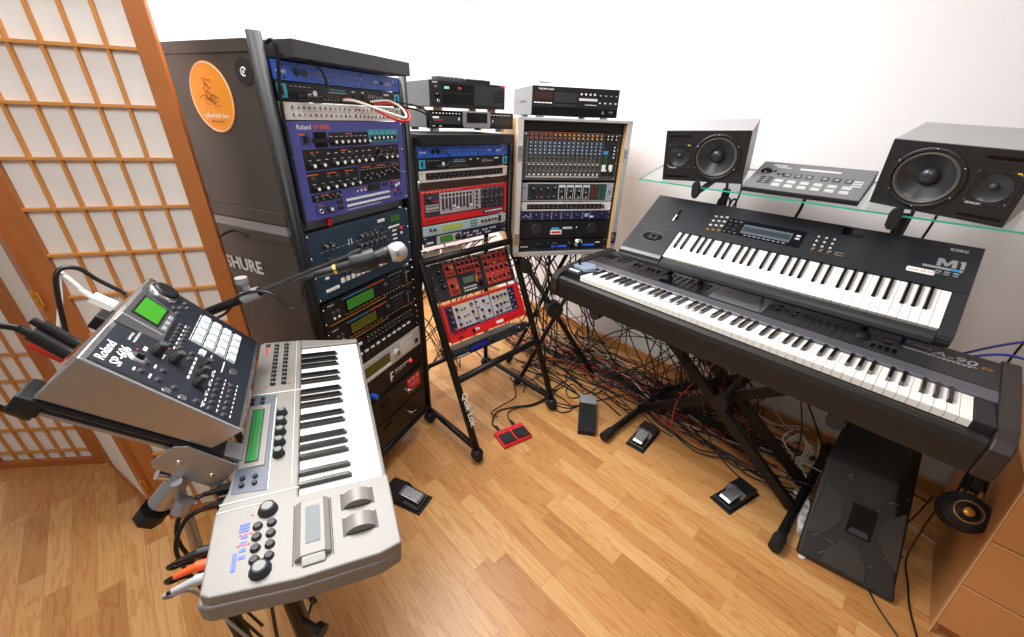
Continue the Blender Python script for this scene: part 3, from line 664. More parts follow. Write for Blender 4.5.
op(lambda t:MB().box(.180,.281,.022,.060,.010,.012,BLKG).build('display',t))
op(area,.02,.155,.016,.045,DGRY); op(area,.305,.42,.016,.045,DGRY)
op(marks,dashes(.03,.15,.054,9,.008,.003)+dashes(.31,.41,.054,8,.008,.003)+dashes(.03,.06,.008,2,.014,.002)+[(.145,.15,.03,.04),(.315,.32,.026,.034)]); op(marks,[(.03,.07,.028,.031)],RED)
op(marks,[(.022,.055,.036,.042)],WHT)
for i in range(5): op(rbutton,.195+i*.02,.012,.005,.003,CHROME)
st,P=deck('cd_player','black cd player with copper feet and keypad, upper deck on the middle rack','cd player',(-.373,1.838,1.578),37,.376,.096,.25,BLK)
st.matrix_basis=fr((-.373,1.838,1.479-.014),37)
op=lambda f,*a,**k: onpanel(st,P,f,*a,**k)
for o in st.children:
    if o.name.startswith('foot'): o.data.materials.clear(); o.data.materials.append(mat('copper','#b88a6a',.35,.8))
op(area,.06,.21,.058,.085,BLKG,.001); op(area,.06,.21,.012,.050,BLKG,.001); op(area,.215,.37,.010,.088,DGRY,.0008)
op(area,.067,.09,.066,.076,mat('pale_cyan','#8fc4c0',.3),.002)
text('SONY',.009,WHT,st,0,0).matrix_basis=P@T(.012,.085,.0008); text('CD',.012,ORG,st,0,0,0,bold=.0005).matrix_basis=P@T(.13,.068,.0016)
op(knob,.034,.042,.009,.012,BLKG,None,None); op(jack,.038,.022,.006); op(rbutton,.03,.07,.006,.003,CHAR)
for j in range(4):
    for i in range(5): op(button,.315+i*.012,.035+j*.012,.008,.005,.003,BLK)
op(marks,dashes(.22,.36,.026,11,.009,.004)+dashes(.31,.37,.079,5,.006,.002),LG); op(marks,[(.225,.365,.012,.019)],LG); op(marks,dashes(.235,.29,.07,5,.01,.002)+dashes(.10,.18,.06,6,.01,.0016),ORG)
op(marks,[(.352,.375,.086,.095)],RED)
RQ=fr((-.373,1.838,1.575),37)
t=thing('remote_control','flat dark remote control lying on the upper deck, the wider one','remote control',RQ@T(.13,.08,.001)); MB().prism([(-.07,-.02),(.07,-.022),(.078,0),(.07,.022),(-.07,.02),(-.078,0)],0,.018,'z',CHAR).build('housing',t,bevel=.004)
for i in range(5): rbutton(t,-.04+i*.02,0,.004,.003,BLK,z=.018)
t=thing('remote_control','slim black remote control lying on the upper deck, right of the wide one','remote control',RQ@T(.255,.05,.001)@Matrix.Rotation(R(-4),4,'Z')); MB().box(-.06,.06,-.02,.02,0,.015,BLK).build('housing',t,bevel=.003)
for i in range(6): rbutton(t,-.045+i*.016,0,.004,.003,CHAR,z=.015)
# ---------------------------------------------------------------- flight case rack
XF=fr((.018,1.953,0),13); XZ=1.178; XP=XF@T(0,0,XZ)@RX
fc=thing('flight_case','open aluminium-edged plywood flight case full of audio gear, rightmost rack','flight case',XF@T(0,0,XZ-.37))
zt=.272+.37; IN=mat('case_lining','#1a1a1b',.6)
b=MB()
b.box(-.028,-.006,-.03,.42,.02,zt,CORK); b.box(.489,.511,-.03,.42,.02,zt,CORK); b.box(-.006,.489,-.03,.42,.02,.034,IN); b.box(-.006,.489,-.03,.42,zt-.010,zt,CASEG); b.box(-.006,.489,.40,.42,.034,zt-.01,IN)
b.build('case_shell',fc)
b=MB()
for x0,x1 in ((-.031,-.006),(.489,.514)): b.box(x0,x1,-.036,-.03,.016,zt,ALUF)
b.box(-.031,.514,-.036,-.03,zt-.008,zt+.003,ALUF); b.box(-.031,.514,-.036,-.03,.012,.034,ALUF)
for x0,x1 in ((-.031,-.028),(.511,.514)): b.box(x0,x1,-.036,-.010,.016,zt,ALUF)
b.box(-.031,.514,-.036,-.012,zt,zt+.003,ALUF); b.build('aluminium_edging',fc,bevel=.0015)
for x in (-.018,.501):
    for z in (.10,.50):
        q=MB().box(-.012,.012,-.004,0,-.03,.03,CHROME).box(-.007,.007,-.008,-.004,-.018,.018,SILV); q.cyl((0,-.008,0),(0,-.013,0),.006,CHROME,10); q.build('butterfly_latch',fc,None,T(x,-.036,z))
for x in (-.006,.477): MB().box(x,x+.012,.0,.02,.034,zt-.02,BLKS).build('rack_rail',fc)
GX='rack devices in the aluminium flight case'
tag(MB().box(.0,.476,-.004,.0,0,.044,BLK).box(0.02,.46,.0,.3,0,.044,IN).build('blank_panel',None,None,XF@T(0,0,XZ+.223)),'black blank panel above the mixer in the flight case','rack panel',GX)
MX=gear('rack_mixer','sixteen-channel mixing console with orange and blue knobs mounted in flight case','mixer',XP,0,.2195,.4826,.212,.12,mat('mixer_grey','#4d4a48',.45),GX,th=.01)
Q=lambda v:.212-v
CH=[.035+i*.0228 for i in range(16)]
rows=[(.012,'o'),(.026,'p'),(.046,'b'),(.061,'b'),(.076,'b'),(.090,'b')]
for v,c in rows:
    for i,x in enumerate(CH):
        cap={'o':PINK if i<5 else ORGK,'p':PINK if i<9 else ORGK,'b':BLUK}[c]
        put('knob',cm(('mk',cap.name),lambda:MB().lathe([(.0062,0),(.0062,.003),(.005,.010)],DGRY,seg=10).lathe([(.0046,.010),(.004,.0118)],cap,seg=8).mesh('k')),MX,T(x,Q(v),0))
b=MB()
for v,cap in ((.108,GRYK),(.122,GRYK),(.168,GRYK),(.184,WPL)):
    for x in CH: b.lathe([(.0062,0),(.0062,.003),(.005,.010)],DGRY,T(x,Q(v)),10); b.lathe([(.0046,.010),(.004,.0118)],cap,T(x,Q(v)),8)
tag(b.build('knob',MX),kind='stuff')
b=MB()
for v in (.140,.150):
    for x in CH: b.box(x-.006,x+.004,Q(v)-.002,Q(v)+.002,0,.003,WPL if v<.145 else DGRY)
tag(b.build('button',MX),kind='stuff')
marks(MX,[(x-.0118,x-.0112,.012,.205) for x in CH]+[(.02,.39,Q(.133),Q(.1315)),(.02,.39,Q(.199),Q(.192))],LG)
marks(MX,[(.022,.385,.2085,.2105)],ORG)
area(MX,.398,.47,.02,.2,DGRY); area(MX,.40,.425,.12,.135,mat('sky_print','#3f8fd8',.5),.0008)
for x,v in ((.41,.012),(.43,.012),(.452,.012),(.41,.026),(.43,.026),(.452,.026),(.45,.060),(.45,.075),(.45,.09),(.45,.105)): knob(MX,x,Q(v),.006,.011,DGRY,WPL,None)
for j in range(10): led(MX,.412,.075+j*.006,.0016,mat('green_print','#4fae5b',.5)); led(MX,.42,.075+j*.006,.0016,mat('green_print','#4fae5b',.5))
for x in (.405,.418,.447): fader(MX,x,.04,.035,.7,WPL,.010)
for x in (.411,.447): button(MX,x,.062,.02,.022,.004,WPL)
button(MX,.012,Q(.010),.014,.008,.002,WPL)
t=gear('preamp','two-unit grey rack processor with four framed knobs in the flight case','rack processor',XP,0,-.003,.4826,.088,.2,mat('blue_grey','#9aa3ab',.4),GX)
area(t,.035,.44,.006,.082,DGRY)
for i in range(4): knob(t,.055+i*.037,.063,.0085,.012,BLK)
for i in range(5): knob(t,.045+i*.03,.022,.0065,.010,BLK,PINK if i==2 else None)
for i in range(4): area(t,.19+i*.042,.226+i*.042,.010,.078,LG,.0008); MB().box(.193+i*.042,.223+i*.042,.013,.066,.0008,.0012,DGRY).build('panel_field',t); knob(t,.208+i*.042,.046,.010,.012,BLK); knob(t,.208+i*.042,.022,.006,.010,BLK,LG,None)
for i,c in enumerate(('#5a2b2b','#5a2b2b','#235a45','#235a45')): area(t,.36+i*.02,.374+i*.02,.012,.076,mat('meter'+str(i//2),c,.3),.0008,'level_meter')
screw(t,.46,.045,.005,BLK); marks(t,[(.448,.472,.03,.032),(.005,.03,.06,.062)],DGRY); marks(t,[(.03,.44,.084,.0855)],LG)
t=gear('compressor','white one-unit rack compressor under the two-unit grey processor in flight case','compressor',XP,0,-.0945,.4826,.0435,.18,mat('comp_white','#d8d6d3',.4),GX)
area(t,.035,.43,.008,.034,BLK)
for i in range(16): knob(t,.047+i*.0243,.018,.0042,.008,DGRY,None,WHT)
for i in range(16): led(t,.047+i*.0243,.029,.0014,LEDR if i%2 else WHT)
button(t,.215,.038,.014,.006,.003,WPL); button(t,.437,.02,.01,.018,.004,BLK)
t=gear('preamp','navy one-unit rack processor with spaced knobs in the flight case','rack processor',XP,0,-.1405,.4826,.0435,.18,DNAVY,GX)
for i,x in enumerate((.085,.135,.19,.24,.30)): knob(t,x,.023,.0095,.012,BLK,DGRY,WHT)
button(t,.352,.023,.02,.016,.003,BLUK); marks(t,[(.015+i*.012,.024+i*.012,.016+(i%2)*.006,.019+(i%2)*.006) for i in range(3)]+[(x,x+.001,.004,.04) for x in (.055,.115,.165,.215,.27,.33,.37)]+[(.37,.39,.012,.02)]); led(t,.435,.03); button(t,.437,.016,.012,.010,.003,BLK)
t=gear('power_amplifier','black two-unit rack device with a white and red sticker in the flight case','amplifier',XP,0,-.189,.4826,.088,.25,BLK,GX,screws=False)
for x in (.09,.39):
    MB().lathe([(.03,0),(.03,.002),(.026,.0022)],DGRY,T(x,.045),24).build('round_plate',t)
    for a in range(6): screw(t,x+.024*math.cos(a*PI/3),.045+.024*math.sin(a*PI/3),.003)
MB().box(.165,.225,.02,.043,0,.0015,WPL).box(.17,.22,.026,.036,.0015,.002,RED).build('sticker',t); MB().box(.17,.21,.046,.055,0,.001,CYAN).box(.23,.28,.047,.058,0,.001,LG).build('name_plate',t)
screw(t,.305,.052,.006)
t=gear('studio_preamp','black rack device with blue strips and large chrome dial at the flight case bottom','rack processor',XP,0,-.281,.4826,.062,.25,BLK,GX)
for x,r_ in ((.10,.007),(.12,.005),(.16,.006),(.185,.007),(.20,.009),(.275,.010)): knob(t,x,.036,r_,.012,BLK,CHROME,None)
MB().lathe([(.024,0),(.024,.003),(.020,.004),(.014,.014),(.010,.015)],CHROME,T(.325,.036),24).build('dial',t); MB().lathe([(.013,.0142),(.012,.016)],BLK,T(.325,.036),20).build('dial_cap',t)
marks(t,[(.175,.26,.018,.028),(.35,.415,.02,.032)],mat('blue_strip','#2f62e0',.4,emit=.1),.0015); marks(t,[(.42,.445,.036,.042),(.01,.05,.022,.026)]); 
for i in range(12): rbutton(t,.03+i*.022,.009,.0035,.003,CHAR)
# cd recorder on the flight case
tk,P=deck('cd_recorder','black cd recorder with grey side, standing on top of the flight case','cd recorder',(.052,2.02,1.58),14,.425,.118,.36,BLK,.008,mat('deck_grey_side','#6d6d70',.5))
op=lambda f,*a,**k: onpanel(tk,P,f,*a,**k)
op(area,.012,.095,.065,.095,mat('dim_red_display','#3a2420',.15),.0015,'display'); op(lambda t:MB().box(.105,.215,.055,.095,0,.004,DGRY).box(.105,.215,.038,.050,0,.003,DGRY).build('disc_tray',t,bevel=.001)); op(lambda t:MB().box(.002,.423,.0,.034,0,.003,BLKG).build('lower_strip',t))
text('TASCAM CD-RW',.0095,WHT,tk,0,0,bold=.0003).matrix_basis=P@T(.028,.103,.0008)
for i in range(4): op(rbutton,.235+i*.022,.092,.004,.003,LG)
op(marks,[(.225,.315,.066,.076)],LG,.0035); op(marks,dashes(.26,.31,.050,6,.008,.003)+dashes(.015,.09,.052,7,.010,.004)+dashes(.02,.055,.020,5,.010,.006)+dashes(.07,.10,.014,3,.012,.003)+dashes(.29,.3,.018,1,.01,.008)+dashes(.335,.41,.018,4,.008,.008)); op(jack,.235,.016,.006); op(knob,.385,.02,.009,.012,BLK,None,WHT); op(knob,.35,.02,.009,.012,BLK,None,WHT)
op(marks,dashes(.33,.41,.09,4,.01,.003)+dashes(.33,.41,.06,4,.012,.006),LG)
SDK=MB().box(-.0005,0,.10,.22,.06,.07,CASE).build('side_slot',tk)
b=MB(); b.tube([(0,0,0),(0,0,.014),(.006,0,.02),(.064,0,.02),(.07,0,.014),(.07,0,0)],.0035,CHROME,8); b.box(-.008,.078,-.02,.02,0,.004,SILV); tag(b.build('handle_bracket',None,None,fr((.052,2.02,1.5808),14)@T(.05,.10,0)),'small chrome bracket lying on the recorder atop the flight case','bracket')
# stand under flight case: crossed tubes with round hub
sd=thing('rack_stand','black folding stand with round hub carrying the flight case','stand',fr((.3,2.0,0),13))
for y in (.0,.25):
    post(sd,[(-.262,y,.80),(.225,y,.03)],.012,'leg'); post(sd,[(.10,y,.80),(-.25,y,.03)],.012,'leg')
    MB().cyl((.22,y,.034),(.25,y,.008),.018,RUB,12).build('foot_cap',sd); MB().cyl((-.246,y,.034),(-.272,y,.008),.018,RUB,12).build('foot_cap',sd)
MB().cyl((-.073,-.035,.507),(-.073,.012,.507),.047,BLK,24).build('hub',sd,bevel=.004); MB().cyl((-.073,-.042,.507),(-.073,-.035,.507),.012,DGRY,12).build('hub_bolt',sd)
MB().cyl((-.25,-.03,.765),(-.25,.015,.765),.034,BLK,20).build('hub',sd,bevel=.004)
for x in (-.30,.13): post(sd,[(x,-.02,.795),(x,.30,.795)],.012,'support_arm')
# ---------------------------------------------------------------- keyboards
BLKPOS={0:'C',1:'D',3:'F',4:'G',5:'A'}   # white index within octave followed by a black key
def keys(p,nw,first,pitch,L,zt,thick,bl,bw,bh,wm=WKEY,fm=IVORY,gap=.0012,y0=0,bname='black_key'):
    """first: white-note index of the lowest key (0=C ... 5=A)"""
    def fw():
        b=MB(); w=pitch-gap; b.box(-w/2,w/2,0.0012,L,-thick,0,wm); b.box(-w/2,w/2,-.0012,.0012,-thick,-.0015,fm); b.prism([(-.0012,-.0015),(.0012,0),(.0012,-.0015)],-w/2,w/2,'x',wm); return b.mesh('white_key')
    def fb():
        b=MB(); w=bw; s=bl
        b.hexa([(-w/2,L-s,-.004),(w/2,L-s,-.004),(w/2,L,-.004),(-w/2,L,-.004),(-w*.36,L-s+.010,bh),(w*.36,L-s+.010,bh),(w*.36,L,bh),(-w*.36,L,bh)],BKEY)
        return b.mesh('black_key')
    mw=cm(('w',pitch,L,thick,wm.name),fw); mb=cm(('b',pitch,L,bl,bw),fb)
    for i in range(nw):
        put('white_key',mw,p,T((i+.5)*pitch,y0,zt))
        n=(first+i)%7
        if n in (0,1,3,4,5) and i<nw-1:
            d={0:-.0022,1:.0022,3:-.003,4:0,5:.003}[n]
            put('black_key',mb,p,T((i+1)*pitch+d*pitch/.0235,y0,zt))
# ---- M1
M1F=fr((.624,1.598,.954),-43.1,32.2,.6)
m1=thing('synthesizer_keyboard','black sixty-one-key workstation synthesizer tilted on the upper tier under the glass shelf','keyboard',M1F)
def sec(b,prof,x0,x1,m): b.prism(prof,x0,x1,'x',m)
X0,X1=-.194,.882
b=MB()
low=[(-.03,-.03),(-.026,-.052),(.02,-.075),(.352,-.085),(.352,-.018),(.0,-.018),(-.03,-.018)]
b.prism(low,X0,X1,'x',M1P); b.build('body',m1,bevel=.004)
b=MB()
b.box(X0,X1,.150,.352,-.019,.001,M1P); b.prism([(-.032,-.018),(-.033,-.034),(-.028,-.012),(-.02,-.003),(-.005,.0005),(.150,.0005),(.150,-.018)],X0,-.004,'x',M1P)
b.prism([(-.032,-.018),(-.033,-.034),(-.028,-.012),(-.02,-.003),(-.005,.0005),(.150,.0005),(.150,-.018)],.8475,X1,'x',M1P); b.build('top_panel',m1,bevel=.0015)
MB().prism([(-.034,-.045),(-.036,-.03),(-.030,-.018),(-.022,-.012),(-.003,-.0115),(-.003,-.04)],-.004,.8475,'x',M1P).build('front_lip',m1,bevel=.002)
keys(m1,36,0,.0235,.146,0,.016,.094,.0115,.0095)
marks(m1,[(X0,X1,.1510,.1516)],BLKG,.0016); marks(m1,[(X0,-.004,.1512,.1518)],BLKG,.0012); marks(m1,[(-.166,-.1655,0,.15)],BLKG,.0010)
b=MB(); b.lathe([(.054,0),(.052,.002),(.047,.0025),(.045,.0005)],CHAR,Matrix.Diagonal((1,.58,1,1)),28); b.lathe([(.046,0),(.046,.0009)],BLKG,Matrix.Diagonal((1,.58,1,1)),28); b.build('joystick_well',m1,None,T(-.092,.088,.001))
MB().box(-.020,.020,-.018,.018,0,.005,BLK).lathe([(.009,.003),(.004,.010),(.006,.017),(.004,.019)],BLK,seg=12).build('joystick',m1,None,T(-.088,.088,.001))
b=MB(); b.box(-.062,-.056,.205,.245,.001,.002,LG); b.box(-.052,-.046,.215,.235,.001,.007,BLKG); b.box(-.058,-.050,.245,.275,.001,.0025,BLKG); b.build('volume_slider',m1)
for i in range(3):
    for j in range(4 if i<2 else 4): button(m1,.098+i*.021,.197+j*.027+(.003*i),.012,.008,.003,GOLD if j==0 else LG,z=.001) if (i,j)!=(2,3) or 1 else None
PW=MB(); PW.box(.150,.428,.195,.283,.001,.0022,SMOKE); PW=PW.build('display_window',m1); 
MB().box(.218,.39,.212,.262,.0022,.0028,mat('m1_lcd','#59626a',.15)).box(.222,.386,.224,.25,.0028,.0032,mat('m1_lcd2','#3a4146',.15)).build('display',PW)
marks(PW,dashes(.24,.375,.2035,9,.012,.002)+dashes(.16,.2,.27,3,.01,.0015)+dashes(.16,.2,.205,3,.008,.0015)+[(.402,.416,.235,.243),(.402,.416,.25,.258)],LG,.0029)
for i in range(2): 
    for j in range(2): button(PW,.165+i*.025,.222+j*.024,.014,.012,.003,DGRY,z=.002)
for j in range(4):
    for i in range(3 if j else 4): button(m1,.468+i*.024,.202+j*.023,.008,.008,.0035,GOLD if j==0 else LG,z=.001)
marks(m1,[(.535,.56,.199,.2)]+[(.535,.56,.212,.213)]+dashes(.47,.52,.21,3,.012,.0015),LG,.0016)
MB().box(.525,.59,.306,.342,.001,.002,BLKG).box(.532,.583,.312,.336,.002,.0028,SMOKE).build('card_slot',m1)
text('KORG',.0165,WHT,m1,.808,.318,.0014,bold=.0002,sx=.9); MB().prism([(.790,.243),(.800,.243),(.800,.264),(.809,.246),(.816,.246),(.825,.264),(.825,.243),(.835,.243),(.835,.277),(.822,.277),(.8125,.258),(.803,.277),(.790,.277)],.001,.0018,'z',mat('m1_logo','#b9bdc2',.3,.4)).prism([(.844,.243),(.853,.243),(.853,.277),(.841,.277),(.841,.269),(.844,.269)],.001,.0018,'z',mat('m1_logo','#b9bdc2',.3,.4)).build('lettering',m1)
MB().box(.760,.852,.230,.239,.001,.0016,mat('m1_logo','#b9bdc2',.3,.4)).box(.825,.845,.230,.239,.0016,.0019,mat('sky_print','#3f8fd8',.5)).build('logo_bar',m1)
marks(m1,dashes(.80,.84,.221,3,.016,.006)+dashes(.797,.84,.211,3,.016,.004),CASEG,.0016)
MB().prism([(.730,.196),(.791,.196),(.794,.199),(.794,.214),(.791,.217),(.730,.217),(.727,.214),(.727,.199)],.001,.0016,'z',WPL).build('oval_sticker',m1); text('Sound',.0095,BLK,m1,.731,.203,.0020); text('25',.013,RED,m1,.761,.202,.0020); text('ON',.009,RED,m1,.777,.203,.0020)
# ---- A-90
A9F=fr((.299,1.65,.828),-47.3,-1.5,-.3)
a9=thing('stage_piano','long dark eighty-eight-key stage keyboard with A-90 lettering on the black stand','keyboard',A9F)
XA,XB=-.098,1.262
b=MB(); b.prism([(-.028,-.125),(.36,-.115),(.395,-.06),(.395,.006),(.15,.004),(.148,-.028),(-.004,-.028),(-.004,-.022),(-.02,-.022),(-.033,-.03),(-.036,-.05)],XA,XB,'x',A90L); b.build('body',a9,bevel=.003)
MB().prism([(.146,-.01),(.146,.006),(.150,.011),(.196,.017),(.196,-.01)],XA,XB,'x',LILAC).build('grey_strip',a9,bevel=.001)
MB().prism([(.196,-.01),(.196,.017),(.380,.034),(.395,.028),(.395,-.01)],XA,XB,'x',A90P).build('control_panel',a9,bevel=.001)
for x0,x1 in ((XA-.034,XA),(XB,XB+.038)):
    MB().prism([(-.034,-.122),(.36,-.115),(.408,-.06),(.408,.034),(.385,.042),(.19,.024),(.02,.004),(-.030,-.012),(-.044,-.035),(-.044,-.09)],x0,x1,'x',A90E).build('end_cap',a9,bevel=.004)
keys(a9,52,5,.0235,.146,0,.021,.097,.0125,.010)
MB().box(XA,-.003,-.004,.146,-.028,.004,BLK).build('bender_panel',a9,bevel=.002); MB().box(1.2235,XB,-.004,.146,-.028,.004,BLK).build('key_end_block',a9,bevel=.003)
MB().box(-.085,-.03,.018,.034,.004,.008,LG).build('slider_cover',a9)
b=MB(); b.prism([(-.09,.055),(-.01,.045),(.01,.10),(-.03,.145),(-.085,.13)],.004,.022,'z',mat('grey_blue_bender','#7f8b9c',.35)); b.build('bender_housing',a9,bevel=.004)
MB().cyl((-.068,.075,.02),(-.070,.07,.045),.007,BLKG,12).build('bender_lever',a9)
# panel frame on the sloping top
PA=T(0,.196,.0178)@Matrix.Rotation(math.atan2(.017,.184),4,'X')
ap=put('panel_controls',MB().box(XA+.01,XB-.01,.002,.003,-.001,.0002,BLK).mesh('pc'),a9,PA)
for g0 in (-.075,.0): 
    for i in range(3): MB().tube([(g0+i*.02,.07,.0),(g0+i*.02+.006,.10,.006),(g0+i*.02+.014,.128,.0)],.003,BLKG,6,sub=3).build('pitch_lever',ap)
for i in range(6):
    if i!=2: MB().box(.085+i*.024,.096+i*.024,.075,.135,0,.001,BLKG).box(.086+i*.024,.095+i*.024,.09,.105,.001,.007,BLK).build('fader',ap)
marks(ap,dashes(.09,.21,.062,6,.016,.002),CASEG,.0008)
MB().box(.245,.475,.012,.165,0,.0008,BLKG).build('button_field',ap)
for j in range(4):
    for i in range(8): button(ap,.262+i*.026,.030+j*.026,.017,.008,.004,DGRY if j!=1 else CHAR)
marks(ap,dashes(.35,.46,.151,5,.022,.004),WHT,.0014)
MB().box(.478,.672,.008,.170,0,.0015,mat('a90_window','#4c4f52',.12)).build('smoked_window',ap); 
for x,y in ((.486,.016),(.664,.016),(.486,.162),(.664,.162)): screw(ap,x,y,.003,BLK)
MB().box(.52,.63,.06,.11,.0015,.0019,mat('m1_lcd2','#3a4146',.15)).build('display',ap)
for a in range(4): put('button',cm(('arrow',),lambda:MB().prism([(-.008,0),(.008,0),(0,.010)],0,.003,'z',DGRY).mesh('ar')),ap,T(.705+.022*math.cos(a*PI/2),.105+.018*math.sin(a*PI/2),0)@Matrix.Rotation(a*PI/2-PI/2,4,'Z'))
for j in range(2): button(ap,.76,.08+j*.03,.012,.014,.006,BLKG); rbutton(ap,.70+j*.05,.045,.004,.003,DGRY)
for j in range(4):
    for i in range(6): button(ap,.792+i*.022,.028+j*.024+(0),.014,.010,.005,DGRY) if not(j>2 and i>5) else None
for j in range(4): button(ap,.952,.03+j*.03,.016,.010,.005,DGRY); 
for j in range(2): 
    for i in range(4): button(ap,.99+i*.017,.028+j*.02,.012,.009,.005,BLKG)
button(ap,1.02,.09,.022,.012,.005,BLKG)
text('Roland',.022,LG,ap,1.055,.128,.0006,bold=.0002); text('A-90',.048,LG,ap,1.118,.108,.0006,bold=.0006,sx=1.0,shear=.2); text('EX',.022,GOLD,ap,1.222,.108,.0006,bold=.0003,sx=.9,shear=.3)
marks(ap,[(1.05,1.215,.099,.1015)]+dashes(1.06,1.20,.093,14,.008,.003),LG,.0008)
# ---- glass shelf and its arms
SHF=fr((.564,1.891,1.22),-45,13)
GE=mat('glass_edge_green','#2fb093',.2); 
def glassmat():
    m=bpy.data.materials.new('clear_glass'); m.use_nodes=True; nt=m.node_tree; nt.nodes.remove(nt.nodes['Principled BSDF']); o=nt.nodes['Material Output']
    t=nt.nodes.new('ShaderNodeBsdfTransparent'); t.inputs[0].default_value=(.972,.99,.984,1); g=nt.nodes.new('ShaderNodeBsdfGlossy'); g.inputs['Roughness'].default_value=.02
    lw_=nt.nodes.new('ShaderNodeLayerWeight'); lw_.inputs[0].default_value=.5; pw=nt.nodes.new('ShaderNodeMath'); pw.operation='POWER'; pw.inputs[1].default_value=5; nt.links.new(lw_.outputs['Facing'],pw.inputs[0]); f=nt.nodes.new('ShaderNodeMath'); f.operation='MULTIPLY_ADD'; f.inputs[1].default_value=.8; f.inputs[2].default_value=.03; nt.links.new(pw.outputs[0],f.inputs[0]); x=nt.nodes.new('ShaderNodeMixShader')
    nt.links.new(f.outputs[0],x.inputs[0]); nt.links.new(t.outputs[0],x.inputs[1]); nt.links.new(g.outputs[0],x.inputs[2]); nt.links.new(x.outputs[0],o.inputs[0]); return m
GL_=glassmat()
sh_=MB(); gx0,gx1,gd,gt=-.012,1.30,.29,.006
v=[(gx0,0,-gt),(gx1,0,-gt),(gx1,gd,-gt),(gx0,gd,-gt),(gx0,0,0),(gx1,0,0),(gx1,gd,0),(gx0,gd,0)]
sh_.add(v,[(0,3,2,1),(4,5,6,7)],GL_); sh_.add(v,[(0,1,5,4),(1,2,6,5),(2,3,7,6),(3,0,4,7)],GE)
tag(sh_.build('glass_shelf',None,None,SHF),'clear glass shelf with green edge holding two studio monitors','shelf')
# ---- monitors
def holeplate(b,x0,x1,z0,z1,cx,cz,r,y,m,n=48):
    A=sorted([2*PI*k/n for k in range(n)]+[math.atan2(q-cz,p-cx)%(2*PI) for p in (x0,x1) for q in (z0,z1)])
    inn=[];out=[]
    for a in A:
        c,s_=math.cos(a),math.sin(a); t=min([((x1-cx)/c if c>0 else (x0-cx)/c) if abs(c)>1e-9 else 9,((z1-cz)/s_ if s_>0 else (z0-cz)/s_) if abs(s_)>1e-9 else 9])
        inn.append((cx+r*c,y,cz+r*s_)); out.append((cx+t*c,y,cz+t*s_))
    N=len(A); b.add(inn+out,[(k,N+k,N+(k+1)%N,(k+1)%N) for k in range(N)],m)
def monitor(label,M,mirror):
    w,h,d=.312,.2,.2
    t=thing('studio_monitor',label,'loudspeaker',M,'studio monitors on the glass shelf')
    MB().box(0,.01,.004,d,.001,h,TRAPGREY).box(w-.01,w,.004,d,.001,h,TRAPGREY).box(.01,w-.01,.004,d,.001,.011,TRAPGREY).box(.01,w-.01,.004,d,h-.01,h,TRAPGREY).box(.01,w-.01,d-.01,d,.011,h-.01,TRAPGREY).build('cabinet',t)
    X=(lambda x:w-x) if mirror else (lambda x:x)
    P=T(0,-.004,0)@RX
    wx=X(.203); wz=.5*h; tx=X(.060); tz=.102; dv=X(.106)
    b=MB(); holeplate(b,min(dv,w if not mirror else 0),max(dv,w if not mirror else 0),.001,h,wx,wz,.083,-.004,SPKF); holeplate(b,min(dv,0 if not mirror else w),max(dv,0 if not mirror else w),.001,h,tx,tz,.040,-.004,SPKF)
    for q in ((0,0,.001,h),(w,w,.001,h)): b.add([(q[0],-.004,q[2]),(q[0],.004,q[2]),(q[0],.004,q[3]),(q[0],-.004,q[3])],[(0,1,2,3)],SPKF)
    b.add([(0,-.004,h),(w,-.004,h),(w,.004,h),(0,.004,h),(0,-.004,.001),(w,-.004,.001),(w,.004,.001),(0,.004,.001)],[(0,1,2,3),(4,5,6,7)],SPKF); b.build('front_baffle',t)
    b=MB(); b.lathe([(.090,0),(.089,.003),(.081,.004),(.078,.001),(.077,-.004)],SPKF,seg=48,caps=0); b.lathe([(.077,-.003),(.075,.001),(.073,.003),(.070,.001),(.067,-.002),(.066,-.004)],SURR,seg=48,caps=0); b.lathe([(.066,-.004),(.058,-.009),(.024,-.024)],CONE,seg=48,caps=0); b.sphere((0,0,-.026),.027,CONE,None,24,12,.8); b.build('woofer',t,None,P@T(wx,wz,0))
    for a in range(6): screw(t,0,0,.0026).matrix_basis=P@T(wx+.0855*math.cos(a*PI/3+PI/2),wz+.0855*math.sin(a*PI/3+PI/2),.003)
    b=MB(); b.lathe([(.040,.0008),(.032,-.004),(.020,-.008),(.012,-.010),(.0005,-.010)],CONE,seg=36,caps=0); b.sphere((0,0,-.010),.010,CHAR,None,16,8,.8); b.build('tweeter',t,None,P@T(tx,tz,0))
    s=.046
    fr_=MB(); fr_.box(-s,s,s-.003,s,0,.001,CONE); fr_.box(-s,s,-s,-s+.003,0,.001,CONE); fr_.box(-s,-s+.003,-s+.003,s-.003,0,.001,CONE); fr_.box(s-.003,s,-s+.003,s-.003,0,.001,CONE); fr_.build('tweeter_frame',t,None,P@T(tx,tz,0))
    for a in ((-1,-1),(1,-1),(1,1),(-1,1)): screw(t,0,0,.0022).matrix_basis=P@T(tx+a[0]*.040,tz+a[1]*.040,.001)
    for z in (.178,.018): MB().box(-.045,.045,-.005,.005,0,.0006,BLKG).box(-.045,.045,-.0065,-.005,0,.0014,CHAR).build('port_slot',t,None,P@T(X(.056),z,0))
    text('GENELEC',.008,WHT,t,0,0).matrix_basis=P@T((X(.060)-.038),.052,.0013)
    MB().box(-.004,.004,-.0022,.0022,0,.001,YEL).build('name_badge',t,None,P@T(X(.060)+.034,.146,.001))
monitor('studio monitor at the left end of the glass shelf, tweeter on its left',SHF@T(.091,.025,.0015)@Matrix.Rotation(R(11.9),4,'Z'),False)
monitor('studio monitor at the right end of the glass shelf, woofer on its left',SHF@T(.808,.075,.0015)@Matrix.Rotation(R(-12.8),4,'Z')@Matrix.Rotation(R(2),4,'X'),True)
